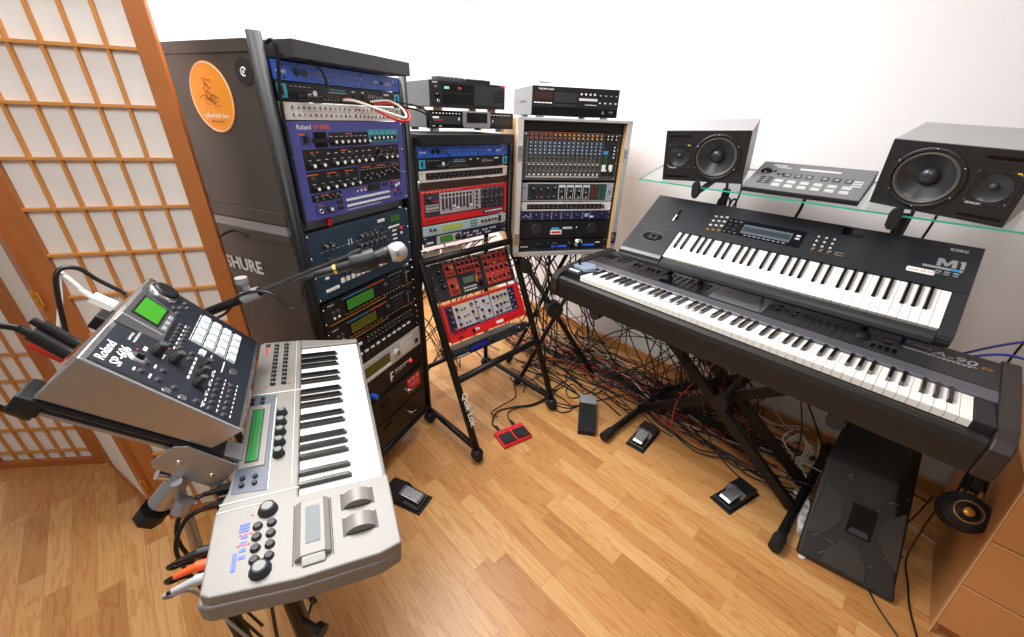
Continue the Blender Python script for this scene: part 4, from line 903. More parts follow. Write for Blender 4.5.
# ---- pad controller on the shelf
PD=SHF@T(.418,.018,0.001)@Matrix.Rotation(R(0),4,'Z')
pc=thing('midi_controller','flat grey controller with twelve pale buttons lying between the two studio monitors','controller',PD)
MB().prism([(0,.0),(.235,.0),(.235,.047),(.0,.0165)],0.0,.368,'x',BLK).build('housing',pc,bevel=.003)
PT=T(0,0,.0168)@Matrix.Rotation(math.atan2(.0305,.235),4,'X')
pp=put('top_panel',MB().box(.002,.366,.003,.234,-.001,.0012,mat('pad_grey','#6c6d70',.45)).mesh('tp'),pc,PT); LX=lambda m: m
PG=mat('pad_button','#b9bab6',.45)
for j in range(2):
    for i in range(6): button(pp,.105+i*.042,.045+j*.034,.030,.020,.003,PG,z=.0012)
for i in range(6): MB().box(.105+i*.036+(i>2)*.012,.128+i*.036+(i>2)*.012,.115,.145,.0012,.002,DGRY).box(.110+i*.036+(i>2)*.012,.123+i*.036+(i>2)*.012,.122,.138,.002,.0024,CASEG).build('label_square',pp)
for j in range(3): button(pp,.335,.095+j*.018,.03,.006,.003,LG,z=.0012)
MB().lathe([(.022,0),(.020,.004),(.012,.010),(.004,.013)],BLKG,seg=16).build('joystick',pp,None,T(.038,.15,.0012))
fader(pp,.085,.13,.04,.5); fader(pp,.068,.145,.03,.7); fader(pp,.100,.135,.04,.4)
for i in range(2):
    for j in range(4): button(pp,.045+i*.026,.05+j*.016,.018,.004,.0025,BLK,z=.0012)
marks(pp,[(.14,.27,.183,.197),(.045,.09,.200,.212),(.06,.11,.186,.194)],LG,.0018)
# ---- two tier arms and posts
ks=thing('keyboard_stand','black x-shaped keyboard stand with upper tier arms under both keyboards','stand',fr((.95,1.43,0),-47.3))
KI=ks.matrix_basis.inverted()
def kp(*p): return KI@Vector(p)
def ang(dx,dy,z): pass
dA=Vector((math.cos(R(-47.3)),math.sin(R(-47.3)),0)); dD=Vector((math.sin(R(47.3)),math.cos(R(47.3)),0))
def bar(name,p,q,w,h,m=TUBE):
    p=KI@Vector(p);q=KI@Vector(q);d=(q-p); X=d.normalized(); Y=Vector((0,1,0)); Z=X.cross(Y).normalized(); Mx=Matrix(((X.x,Y.x,Z.x,p.x),(X.y,Y.y,Z.y,p.y),(X.z,Y.z,Z.z,p.z),(0,0,0,1)))
    return MB().box(0,d.length,-w/2,w/2,-h/2,h/2,m).build(name,ks,None,Mx,bevel=.004)
for a,b_ in (((.498,1.504,.032),(.96,1.93,.032)),((1.044,.955,.032),(1.60,1.47,.032))):
    A=Vector(a);B=Vector(b_); MB().cyl(KI@A,KI@B,.0175,TUBE,16).build('foot_bar',ks)
    d=(B-A).normalized(); MB().cyl(KI@(A-d*.02),KI@(A+d*.045),.023,RUB,16).build('foot_cap',ks); MB().cyl(KI@(B-d*.03),KI@(B+d*.02),.023,RUB,16).build('foot_cap',ks)
for s0,LB in ((Vector((1.199,1.112,.04)),.86),(Vector((1.326,1.238,.04)),.86)):
    bar('cross_leg',s0,s0-dA*.86+Vector((0,0,.655)),.026,.045)
for s0 in (Vector((.729,1.717,.04)),Vector((.919,1.89,.04))):
    e=s0+dA*.80+Vector((0,0,.655)); bar('cross_leg',s0,e,.026,.045)
c=Vector((1.199,1.112,.04))-dA*.374+Vector((0,0,.34)); MB().cyl(KI@(c-dD*.03),KI@(c+dD*.22),.022,BLK,18).build('pivot',ks); MB().cyl(KI@(c-dD*.05),KI@(c-dD*.025),.035,BLK,18).build('pivot_knob',ks)
q0=Vector((.299,1.65,.690))
for xx in (.12,1.0):
    p=q0+dA*xx; MB().cyl(KI@(p-dD*.0),KI@(p+dD*.38),.014,TUBE,14).build('support_arm',ks); MB().cyl(KI@(p-dD*.03),KI@(p+dD*.012),.024,RUB,16).build('arm_cap',ks)
wF=fr((.624,1.598,0),-45)
for xx,px_ in ((.07,.03),(.655,.70)):
    lo=wF@Vector((xx,.30,.72)); hi=wF@Vector((xx,.34,1.205)); MB().cyl(KI@lo,KI@hi,.016,TUBE,14).build('tier_post',ks)
    g=MB().box(-.016,.016,0.0,.045,-.004,.012,TUBE)
    A=M1F@Vector((px_,-.045,-.098)); B=M1F@Vector((px_,.33,-.098)); MB().cyl(KI@A,KI@B,.013,TUBE,12).build('support_arm',ks); dd=(B-A).normalized(); MB().cyl(KI@(A-dd*.012),KI@(A+dd*.02),.024,RUB,16).build('arm_cap',ks)
    A=q0+dA*(xx+.0)+dD*.30; 
    MB().cyl(KI@lo,KI@(lo-Vector((0,0,.03))),.03,BLK,14).build('post_clamp',ks)
for u in (.263,.888):
    A=SHF@Vector((u,-.012,-.022)); B=SHF@Vector((u,.27,-.022)); MB().cyl(KI@A,KI@B,.012,TUBE,12).build('support_arm',ks)
    o=MB().prism([(.016*math.cos(a)+0,.024*math.sin(a)+(.012 if math.sin(a)>0 else -.012)) for a in [i*PI/8 for i in range(16)]],-.016,.0,'y',RUB).build('arm_cap',ks,None,KI@SHF@T(u,-.012,-.006),bevel=.003)
# ---- bottom left synthesizer
SY=fr((-.378,.483,.817),115.7,5,-1.9)
sy=thing('synthesizer_keyboard','silver grey compact keyboard synthesizer in front, green lcd strip and ribbon','keyboard',SY)
OUT=[(-.152,-.156),(-.162,-.12),(-.160,0),(-.146,.118),(-.138,.130),(.0,.132),(.045,.117),(.18,.110),(.33,.108),(.56,.108),(.572,.095),(.568,0),(.548,-.10),(.545,-.156)]
def inset(P,d):
    c=Vector((sum(p[0] for p in P)/len(P),sum(p[1] for p in P)/len(P)));return [(p[0]+(d if p[0]<c.x else -d),p[1]+(d if p[1]<c.y else -d)) for p in P]
b=MB(); b.prism(OUT,-.05,-.014,'z',SYND); b.prism(inset(OUT,.010),-.066,-.05,'z',SYND); b.build('lower_case',sy,bevel=.004)
b=MB(); b.prism([(-.152,-.156),(-.160,-.12),(-.158,0),(-.144,.112),(-.136,.124),(.0,.126),(.045,.113),(.18,.106),(.33,.104),(.558,.104),(.568,.095),(.564,.001),(.519,.001),(-.0015,.001),(-.0015,-.156)],-.016,.006,'z',SYNG); b.prism([(.519,.001),(.564,.001),(.544,-.10),(.541,-.150),(.519,-.150)],-.016,.006,'z',SYNG); b.build('top_case',sy,bevel=.003)
keys(sy,22,0,.0235,.145,.001,.016,.095,.0115,.010,y0=-.1455)
Z6=.006
b=MB(); b.prism([(.028,.052),(.035,.108),(.32,.100),(.312,.052)],Z6,Z6+.0008,'z',SYNB); b.build('control_field',sy)
b=MB(); b.prism([(.090,.060),(.090,.104),(.278,.102),(.278,.060)],Z6,Z6+.003,'z',SYNG); b=b.build('display_bezel',sy,bevel=.001)
MB().box(.102,.262,.071,.094,Z6+.003,Z6+.0036,BLK).box(.106,.258,.0735,.0915,Z6+.0036,Z6+.004,mat('lcd_bright_green','#1f7a3c',.25,emit=.08)).build('display',b)
b=MB()
for k in range(2): 
    for i in range(16): b.box(.112+i*.009,.117+i*.009,.076+k*.008,.081+k*.008,Z6+.004,Z6+.0042,LCDD)
b.build('display_text',sy)
marks(sy,[(.03,.30,.0505,.0515)],WHT,Z6+.0007); text('Liquid',.001,WHT,sy,0,0) if False else None
for x,y in ((.302,.098),(.302,.078),(.287,.098),(.287,.078),(.066,.093),(.066,.073),(.050,.093),(.050,.073)): rbutton(sy,x,y,.0045,.005,BLK,z=Z6)
for i in range(5): knob(sy,.238-i*.0315,.037,.0105,.014,DGRY,GRYK,None,z=Z6)
for i in range(11):
    for y in (.062,.038): knob(sy,.357+i*.0185,y,.0058,.007,DGRY,GRYK,None,z=Z6)
marks(sy,[(.355+i*.0185,.359+i*.0185,.052,.0525) for i in range(11)]+[(.355+i*.0185,.359+i*.0185,.028,.0285) for i in range(11)],DGRY,Z6+.0006)
marks(sy,[(.54,.556,.078,.090)],DGRY,Z6+.0008); marks(sy,[(.50,.535,.083,.088),(.348,.352,.072,.080),(.35,.354,.022,.030)],REDB,Z6+.0008)
marks(sy,[(.32,.322,.0,.10),(.016,.0175,-.0,.122),(.0,.001,.05,.124),(.03,.56,.012,.0127)],WPL,Z6+.0009)
knob(sy,-.018,.047,.014,.012,DGRY,GRYK,None,z=Z6); knob(sy,-.126,.050,.014,.012,DGRY,GRYK,None,z=Z6)
for j in range(4):
    for y in (.060,.040): rbutton(sy,-.046-j*.020,y,.0062,.005,DGRY,z=Z6)
b=MB()
for x,y in ((-.020,.070),(-.055,.069),(-.055,.076),(-.055,.083),(-.074,.070),(-.074,.077),(-.074,.084)): b.box(x-.0014,x+.0014,y-.002,y+.002,Z6,Z6+.0012,LEDR)
b.build('indicator_light',sy)
marks(sy,[(-.115,-.085,.084,.090)]+[(-.062-i*.012,-.056-i*.012,.073,.082) for i in range(4)]+[(-.05+i*.006,-.046+i*.006,.072,.086) for i in range(3)],mat('blue_print','#4a62d8',.5),Z6+.0008)
rb=MB(); rb.prism([(-.050,Z6),(-.048,Z6+.007),(-.040,Z6+.012),(-.005,Z6+.012),(.003,Z6+.007),(.005,Z6)],-.132,-.026,'x',SYNG); rb.prism([(-.132,Z6),(-.143,Z6+.002),(-.132,Z6+.011)],-.040,-.006,'y',LG); rb=rb.build('touch_strip',sy,bevel=.002)
MB().box(-.112,-.042,-.034,-.012,Z6+.0122,Z6+.0128,mat('strip_blue_grey','#6e7577',.6)).build('touch_surface',rb)
marks(sy,[(-.136,-.024,.0055,.0075),(-.136,-.024,-.0525,-.0505)],BLK,Z6+.0006)
for x in (-.042,-.094):
    b=MB(); b.cyl((-.014,0,0),(.014,0,0),.030,SYNG,32); b.build('pitch_wheel' if x<-.05 else 'mod_wheel',sy,None,T(x,-.096,Z6-.016),bevel=.002)
    marks(sy,[(x-.018,x+.018,-.1245,-.1215),(x-.018,x+.018,-.0705,-.0675),(x-.0175,x-.0150,-.1215,-.0705),(x+.0150,x+.0175,-.1215,-.0705)],BLK,Z6+.0005,name='wheel_slot')
marks(sy,[(-.095,-.094,-.060,-.058),(-.05,-.035,-.060,-.0585),(-.10,-.09,-.135,-.1335),(-.05,-.04,-.135,-.1335),(-.12,-.105,-.0585,-.057)],CASEG,Z6+.0005)
# stand post below it
t=thing('instrument_stand','black post and clamp holding up the silver grey synthesizer','stand',T(*P0_(297,612,.62).xy))
MB().cyl((0,0,.02),(0,0,.745),.015,TUBE,14).build('post',t); MB().cyl((.0,-.0,.60),(.055,-.02,.60),.005,BLK,10).cyl((.04,-.015,.60),(.055,-.02,.60),.012,BLK,12).build('clamp_screw',t)
for a in (0,120,240): MB().tube([(0,0,.25),(.10*math.cos(R(a+20)),.10*math.sin(R(a+20)),.12),(.28*math.cos(R(a+20)),.28*math.sin(R(a+20)),.015)],.011,TUBE,10).build('leg',t)
MB().box(-.09,.09,-.02,.02,.735,.743,TUBE).build('top_plate',t,None,Matrix.Rotation(R(25.7),4,'Z')@T(0,0,0))
# ---- sampler
SPF=fr((-.53,.529,.87),116.1,44.5,.2); SPT=SPF@T(0,0,.057)@Matrix.Rotation(R(7.1),4,'X')
sp=thing('sampler','silver desktop sampler with green lcd and sixteen pale pads, tilted on the tray','sampler',SPF)
Wd=.349
MB().prism([(.022,.0),(.268,.0),(.258,.0885),(0,.0565)],0,Wd,'x',SILV).build('housing',sp,bevel=.003)
tp=put('top_panel',MB().prism([(.007,.010),(.342,.010),(.342,.250),(.007,.250)],-.001,.0008,'z',SPP).mesh('tp2'),sp,SPF.inverted()@SPT)
TT=lambda x,y,s,b=.0004,m=WHT,**k: text(s,size=s_,m=m,parent=tp,x=x,y=y,bold=b)
text('Roland',.020,WHT,tp,.016,.232,.001,bold=.0003); text('SP-606',.022,WHT,tp,.018,.211,.001,bold=.0003,sx=.95); text('SAMPLING',.0055,WHT,tp,.097,.221,.001); text('WORKSTATION',.0055,WHT,tp,.097,.213,.001)
b=MB(); b.lathe([(.013,0),(.012,.002),(.008,.003)],SILV,Matrix.Diagonal((1,1.35,1,1)),24); b.box(-.004,.004,-.006,.006,.003,.006,BLKG); b.build('volume_slider',tp,None,T(.062,.196,.0008))
b=MB(); b.hexa([(.135,.178,0),(.245,.178,0),(.265,.2575,0),(.128,.2575,0),(.142,.186,.012),(.235,.186,.012),(.250,.2575,.016),(.137,.2575,.016)],SILV); b=b.build('display_hood',tp,bevel=.002)
SL=math.atan2(.004,.0715)
dm=T(0,.186,.0122)@Matrix.Rotation(SL,4,'X')
q=MB().box(.155,.232,.014,.062,0,.001,BLK).box(.160,.227,.018,.058,.001,.0016,mat('lcd_sampler','#3b8a26',.25,emit=.06)).build('display',b,None,dm)
for i in range(3): button(b,.163+i*.022,0,.016,.008,.002,CASEG).matrix_basis=dm@T(.163+i*.022,.005,0)
MB().lathe([(.030,0),(.029,.004),(.0245,.0045)],CHROME,seg=36).lathe([(.024,.002),(.023,.009),(.018,.010)],BLK,seg=36).build('jog_dial',tp,None,T(.316,.222,.0008))
for i in range(4):
    for j in range(4):
        b=None; button(tp,.206+i*.031,.130-j*.0245+.0,.026,.019,.005,PADC,'pad',z=.0008)
marks(tp,[(.192+i*.031,.22+i*.031,.1425-j*.0245,.1435-j*.0245) for i in range(4) for j in range(4)],WHT,.0012)
for x,y,r_ in ((.100,.180,.010),(.101,.150,.0095),(.125,.102,.0078),(.097,.102,.0078),(.066,.101,.0085)): knob(tp,x,y,r_,.020,BLK,SILV,None,z=.0008)
for x,y in ((.058,.184),(.032,.184),(.058,.157),(.030,.157),(.028,.131),(.020,.092),(.128,.128),(.15,.128),(.15,.15)): rbutton(tp,x,y,.0042,.004,CHAR,z=.0008)
for i in range(6):
    rbutton(tp,.14+i*.017,.168-.0,.0036,.004,CHAR,z=.0008); rbutton(tp,.145+i*.017,.152,.0036,.004,CHAR,z=.0008)
for i in range(6): rbutton(tp,.016+i*.019,.068,.0040,.004,CHAR,z=.0008); rbutton(tp,.016+i*.019,.042,.0040,.004,CHAR,z=.0008)
for x,y in ((.275,.193),(.290,.183),(.262,.183),(.305,.172),(.318,.180)): rbutton(tp,x,y,.0042,.004,CHAR,z=.0008)
button(tp,.170,.112,.018,.013,.004,WPL,z=.0008)
for x,y in ((.011,.140),(.011,.114)): MB().lathe([(.0062,0),(.0055,.0015)],SILV,Matrix.Diagonal((1,1.25,1,1)),18).build('oval_badge',tp,None,T(x+.003,y,.0008))
MB().lathe([(.008,0),(.0075,.002)],SILV,Matrix.Diagonal((1.3,1,1,1)),18).build('value_button',tp,None,T(.163,.045,.0008))
marks(tp,dashes(.02,.13,.079,8,.010,.002)+dashes(.02,.12,.055,8,.008,.0016)+dashes(.02,.12,.030,8,.008,.0016)+dashes(.14,.23,.159,6,.010,.002)+dashes(.03,.06,.170,2,.012,.003)+dashes(.03,.06,.194,2,.012,.003)+dashes(.075,.14,.118,5,.012,.0035)+[(.088,.100,.193,.1985),(.09,.104,.165,.168),(.135,.18,.093,.095),(.14,.18,.066,.068)]+dashes(.02,.12,.082,4,.02,.001),WHT,.0014)
for x,y in ((.083,.205),(.116,.047),(.13,.165)): led(tp,x,y,.0016)
# rear cables of the sampler
SB=lambda *p: SPF@Vector(p)
for k,(x,m,dz) in enumerate(((.055,BLC,0),(.085,BLC,0))):
    tag(MB().cyl((0,0,0),(0,.05,.012),.0095,BLC,12).cyl((0,.05,.012),(0,.062,.014),.006,BLC,12).build('audio_plug',None,None,SPF@T(x,.269,.05)),'fat black audio plug in the back of the sampler','plug','black plugs behind the sampler')
tag(MB().cyl((0,0,0),(0,.045,.006),.008,mat('red_plug','#c03025',.4),12).build('audio_plug',None,None,SPF@T(.07,.269,.03)),'red audio plug in the back of the tilted sampler','plug')
cable('audio_cable','black audio lead curling down behind the sampler at the left','cable',[SB(.055,.33,.065),SB(.03,.375,.06),SB(-.0,.385,.03),SB(.0,.36,-.01),SB(.03,.31,-.05),SB(.1,.26,-.12)],.005,BLC)
tag(MB().box(-.012,.012,0,.035,-.006,.006,WPL).cyl((0,.035,0),(0,.055,.004),.005,WPL,10).build('data_plug',None,None,SPF@T(.225,.268,.06)),'white flat connector plugged into the back of the sampler','plug')
cable('data_cable','white data cable looping up behind the sampler','cable',[SB(.225,.32,.065),SB(.23,.352,.075),SB(.25,.36,.06),SB(.25,.33,.0),SB(.24,.29,-.09)],.004,WPL)
cable('power_cable','black power lead looping behind the white connector of the sampler','cable',[SB(.29,.27,.06),SB(.275,.315,.07),SB(.245,.345,.09),SB(.225,.36,.08),SB(.22,.34,.04),SB(.25,.29,-.06)],.0042,BLC)
# tray and silver stand
tr=thing('sampler_stand','silver stand with tray, bracket and black clamp knob under the sampler','stand',T(-.60,.42,0))
TI=tr.matrix_basis.inverted()@SPF
for x in (.025,.30):
    b=MB(); b.box(x-.022,x+.022,-.035,.268,-.028,-.006,ALU); b.box(x-.024,x-.021,-.03,.262,-.020,-.014,BLK)
    b.build('tray_rail',tr,None,TI,bevel=.002); MB().box(x-.026,x+.024,.25,.285,-.032,-.002,BLK).build('rail_end_cap',tr,None,TI,bevel=.003)
MB().box(-.005,Wd+.005,-.0,.262,-.006,-.001,BLK).build('rubber_mat',tr,None,TI)
MB().box(-.005,.35,.05,.08,-.045,-.028,ALU).build('cross_rail',tr,None,TI,bevel=.002)
b=MB(); b.prism([(.082,-.060),(.090,-.050),(.078,-.008),(.060,.0),(-.034,-.010),(-.030,-.072)],-.010,-.006,'x',ALU); b.build('side_plate',tr,None,TI,bevel=.001)
for y,z in ((.055,-.035),(-.005,-.045)): MB().lathe([(.005,0),(.004,.002),(.002,.003)],CHROME,Matrix.Rotation(-PI/2,4,'Y'),12).build('screw',tr,None,TI@T(-.010,y,z))
P0=SPF@Vector((.012,.028,-.055)); P1=Vector((-.590,.470,.815)); P2=Vector((-.49,.40,.60)); P3=Vector((-.44,.36,.40))
def tc(*p): return tr.matrix_basis.inverted()@Vector(p)
ti=tr.matrix_basis.inverted()

A=Vector((-.520,.455,.925)); B=Vector((-.556,.402,.868))
def PR(u,v,zf): return ti@((xr*((u-512)/FPX)+yu*(-(v-318.5)/FPX)+f_)*zf+Vector((0,0,1.45)))
MB().cyl((.018,.030,-.045),(.018,.026,-.155),.020,SILV,22).build('clamp_tube',tr,None,TI)
MB().cyl((.018,.026,-.170),(.018,.025,-.196),.025,BLK,7).cyl((.018,.026,-.155),(.018,.026,-.172),.013,BLK,12).build('clamp_knob',tr,None,TI,bevel=.004)
MB().cyl((.014,.046,-.088),(.010,.066,-.088),.0095,CHROME,16).build('adjust_knob',tr,None,TI)
MB().cyl(PR(186,500,.70),PR(180,512,.70),.014,SILV,18).build('pole_collar',tr)
MB().cyl(PR(176,482,.70),PR(200,556,.80),.0095,ALU,16).build('pole',tr)
E_=PR(200,556,.80)
MB().cyl(E_,Vector((E_.x,E_.y,0)),.015,TUBE,16).build('pole',tr)
# ---------------------------------------------------------------- microphone and boom
B0=Vector((-.30,.962,1.134)); B1=Vector((-.437,.905,1.103)); dm=(B1-B0).normalized()
MT=Matrix.Translation(B0)@(-dm).to_track_quat('Z','Y').to_matrix().to_4x4()
mc=thing('microphone','black handheld vocal microphone with silver mesh ball held out on a boom','microphone',MT)
MB().lathe([(.010,-.024),(.021,-.018),(.0255,-.004),(.0255,.004),(.022,.016),(.014,.0235),(.004,.026)],MESH,None,24).build('mesh_ball',mc); MB().lathe([(.0262,-.005),(.0262,.004)],SILV,None,24).build('mesh_band',mc)
MB().lathe([(.011,-.155),(.0125,-.15),(.016,-.06),(.021,-.03),(.021,-.018),(.018,-.016)],BLK,None,20).build('handle',mc); MB().lathe([(.0122,-.158),(.0122,-.15)],GOLD,None,16).build('base_ring',mc)
MB().box(-.005,.005,.015,.0185,-.09,-.07,DGRY).build('switch',mc)
MB().lathe([(.007,-.205),(.0095,-.195),(.0105,-.16),(.0105,-.158)],BLC,None,14).build('cable_plug',mc)
E0=B0+dm*.085+Vector((0,0,.026)); BE=Vector((-.775,.86,.985)); BX=Vector((-1.0,.80,.925))
bs=thing('boom_stand','black boom microphone stand reaching out from behind the sampler','microphone stand',T(-.80,.862,0)); bi=bs.matrix_basis.inverted()
dB=(E0-BE).normalized()
MB().cyl(bi@(BE-dB*.12),bi@(BE+dB*.16),.011,TUBE,14).build('boom_tube',bs); MB().cyl(bi@(BE+dB*.14),bi@(E0-dB*.01),.0068,mat('steel_boom','#55565a',.25,.8),12).build('boom_rod',bs)
q=BE+dB*.135; MB().cyl(bi@(q-dB*.022),bi@(q+dB*.022),.0145,CASEG,14).cyl(bi@q,bi@(q+Vector((-.01,-.005,.04))),.008,CASEG,12).cyl(bi@(q+Vector((-.01,-.005,.034))),bi@(q+Vector((-.01,-.005,.048))),.014,CASEG,12).build('boom_clutch',bs)
MB().cyl(bi@(E0-dB*.03),bi@(E0+dB*.0),.010,BLK,12).build('clip_joint',bs)
cl=MB(); cl.lathe([(.0235,-.115),(.025,-.11),(.0265,-.06),(.0255,-.055)],BLK,None,20); cl.build('microphone_clip',bs,None,bi@MT)
MB().cyl((0,0,.03),(0,0,.93),.0105,TUBE,14).build('pole',bs); MB().cyl(bi@(BE-dB*.03),(0,0,.93),.016,BLK,12).build('boom_pivot',bs)
for a in (80,200,320): MB().tube([(0,0,.14),(.25*math.cos(R(a)),.25*math.sin(R(a)),.015)],.009,TUBE,10).build('leg',bs)
mE=B0+dm*.20
cable('microphone_cable','black microphone cable drooping from the microphone back along the boom','cable',[mE,mE+Vector((-.03,-.01,-.015)),mE+Vector((-.045,-.01,-.075)),mE+Vector((-.075,-.01,-.09)),mE+Vector((-.12,-.015,-.045)),mE+Vector((-.19,-.02,-.055)),BE+dB*.05+Vector((0,0,-.022)),BE-dB*.10+Vector((0,0,-.022))],.0032,BLC)
# ---------------------------------------------------------------- pa speaker
PF=fr((1.101,.920,0),-32,0)
w=.292; 
pa=thing('pa_loudspeaker','scuffed black stage loudspeaker with recessed handle standing under the long keyboard','loudspeaker',PF)
pi_=PF.inverted()
bl=[(1.121,.940,.012),(1.345,.772,.012),(1.64,1.10,.012),(1.42,1.27,.012)]; tl=[(1.268,1.148,.312),(1.430,1.022,.312),(1.545,1.108,.455),(1.366,1.244,.455)]
b=MB(); b.hexa([pi_@Vector(p) for p in bl]+[pi_@Vector(p) for p in tl],PABOX); b.build('cabinet',pa,bevel=.010)
o0=Vector(bl[0]); ex=(Vector(bl[1])-o0).normalized(); em=((Vector(tl[0])+Vector(tl[1]))/2-(o0+Vector(bl[1]))/2); FH=em.length; ey=(em-ex*em.dot(ex)).normalized(); ez=ex.cross(ey); w=(Vector(bl[1])-o0).length
FM=pi_@Matrix(((ex.x,ey.x,ez.x,o0.x),(ex.y,ey.y,ez.y,o0.y),(ex.z,ey.z,ez.z,o0.z),(0,0,0,1)))
tx0=(Vector(tl[0])-o0).dot(ex); tx1=(Vector(tl[1])-o0).dot(ex)
FP=put('face_plate',MB().prism([(-.004,.0),(w+.004,.0),(tx1+.004,FH),(tx0-.004,FH)],-.02,.008,'z',GRILLE).mesh('fp'),pa,FM)
bv=FP.modifiers.new('b','BEVEL'); bv.width=.010; bv.segments=3
RP=mat('pa_recess','#36312c',.55,noise=.2,nscale=40)
for poly in ([(.085,FH-.012),(w-.075,FH-.012),(w-.085,FH-.07),(w/2+.03,FH-.12),(w/2-.01,FH-.12),(.085,FH-.06)],[(.07,.014),(w-.085,.014),(w-.09,.06),(w/2+.01,.12),(w/2-.03,.12),(.075,.06)],
    [(.006,.09),(.012,.30),(.06,.27),(.085,.22),(.085,.17),(.055,.11)],[(w-.016,.09),(w-.035,.30),(w-.07,.26),(w-.085,.22),(w-.085,.17),(w-.05,.12)]):
    MB().prism(poly,.008,.0115,'z',RP).build('raised_field',FP,bevel=.002)
b=MB(); b.box(w/2-.036,w/2+.036,.15,.262,.008,.012,BLKG); b.box(w/2-.040,w/2+.040,.146,.150,.008,.014,GRILLE); b.box(w/2-.040,w/2+.040,.262,.266,.008,.014,GRILLE); b.prism([(w/2-.03,.155),(w/2+.03,.155),(w/2+.022,.175),(w/2-.022,.175)],.012,.015,'z',CHAR); b.build('handle_recess',FP)
for x,y in ((.025,.014),(w-.03,.014)): MB().lathe([(.012,0),(.011,.006)],WPL,None,14).build('foot',pa,None,T(x,.03,.0))
for x,y in ((.03,.25),(.25,.35),(.2,.05),(.05,.06)): pass
b=MB(); r5=random.Random(5)
for k in range(26):
    x=r5.uniform(.03,w-.03); y=r5.uniform(.02,FH-.03); a=r5.uniform(0,PI); l=r5.uniform(.003,.012); b.box(-l,l,-.0006,.0006,0,.0003,CASEG,T(x,y,.0082)@Matrix.Rotation(a,4,'Z'))
b.build('scratch_marks',FP)
# ---------------------------------------------------------------- cabinet with drawers
CF=fr((1.415,.709,0),-45); BEE=mat('beech_veneer','#c98e56',.42,noise=.07,nscale=9); BEL=mat('beech_edge','#e0b483',.45)
cb=thing('drawer_cabinet','beech drawer cabinet with headphones hanging on its side','cabinet',CF)
HX=Matrix(((1,0,-.088,0),(0,1,0,0),(0,0,1,0),(0,0,0,1)))
MB().box(0,.018,.0,.66,.0,.625,BEE,HX).box(.40,.418,0,.66,0,.625,BEE,HX).box(.018,.40,.02,.66,.0,.05,BEE,HX).box(.018,.40,.64,.66,.05,.6,BEE,HX).build('body',cb,bevel=.001)
MB().box(-.002,.42,-.002,.665,.625,.645,BEE,HX).build('top_board',cb,bevel=.002)
MB().box(.0,.0032,-.017,.0,.0,.625,BEL,HX).build('side_edge',cb); MB().box(.0,.018,.66,.664,.0,.625,BEL,HX).build('rear_edge',cb)
for k in range(3):
    d=MB().box(.004,.414,-.016,-.001,.052+k*.190,.2375+k*.190,BEE,HX).build('drawer',cb,bevel=.0015); MB().box(.004,.414,-.0168,-.014,.2355+k*.190,.238+k*.190,BEL,HX).build('drawer_edge',d)
# hook and headphones on the side of the cabinet
t=MB(); t.tube([(-.0,.30,.50),(-.05,.295,.505),(-.075,.28,.49),(-.07,.265,.465),(-.045,.26,.455)],.009,WPL,10,sub=5); tag(t.build('hook',None,None,CF),'white curved plastic hook on the side of the cabinet','hook')
nz=Vector((-.50,-.52,.69)).normalized(); hk=CF@Vector((-.085,.275,.50)); c0=P0_(967,512,.43); 
hb=(hk-c0); hb=(hb-nz*hb.dot(nz)).normalized(); hx=-nz; hy=hb.cross(hx)
HM=Matrix(((hx.x,hy.x,hb.x,c0.x),(hx.y,hy.y,hb.y,c0.y),(hx.z,hy.z,hb.z,c0.z),(0,0,0,1)))
hp=thing('headphones','black closed headphones with a gold ring on the ear cup, hanging beside the cabinet','headphones',HM)
CUP=Matrix.Rotation(-PI/2,4,'Y')
for k,(ox,) in enumerate(((.0,),(.060,))):
    P=T(ox,0,0)@(CUP if k==0 else Matrix.Rotation(PI/2,4,'Y'))
    c=MB().lathe([(.052,-.022),(.056,-.016),(.056,0),(.048,.008),(.036,.012)],BLK,P,32).build('ear_cup',hp)
    MB().lathe([(.030,.0118),(.033,.0132),(.030,.0134)],GOLD,P,32,caps=0).lathe([(.013,.0135),(.012,.0145),(.002,.015)],GOLD,P,24).lathe([(.030,.0115),(.017,.013)],BLKG,P,24).build('gold_ring',c)
    MB().lathe([(.058,-.040),(.060,-.032),(.054,-.022)],RUB,P,28).build('ear_pad',hp)
b=MB()
for dy in (-.018,.018): b.tube([(.0,dy*1.3,.03),(-.002,dy*.9,.09),(.008,dy*.6,.14),(.030,dy*.5,.158),(.052,dy*.6,.14),(.062,dy*.9,.09),(.060,dy*1.3,.03)],.0028,BLKG,8,sub=4)
b.build('head_arch',hp)
b=MB(); P=[(.002,.075),(.012,.118),(.030,.134),(.048,.118),(.058,.075)]
for i in range(4):
    a,c=P[i],P[i+1]; b.hexa([(a[0],-.022,a[1]),(c[0],-.022,c[1]),(c[0],.022,c[1]),(a[0],.022,a[1]),(a[0],-.022,a[1]+.004),(c[0],-.022,c[1]+.004),(c[0],.022,c[1]+.004),(a[0],.022,a[1]+.004)],BLK)
b.build('head_band',hp)
cable('headphone_cable','black headphone cable hanging from the headphones down across the floor','cable',lws(CF,[(-.07,.34,.20),(-.075,.30,.12),(-.08,.22,.03),(-.06,.12,.006),(-.05,.02,.006),(-.02,-.10,.006)]),.003,BLC)
cable('headphone_cable','second black cable curving over the floor left of the cabinet','cable',lws(CF,[(-.08,.42,.20),(-.10,.36,.10),(-.15,.26,.01),(-.19,.12,.006),(-.15,-.02,.006),(-.05,-.14,.006)]),.003,BLC)
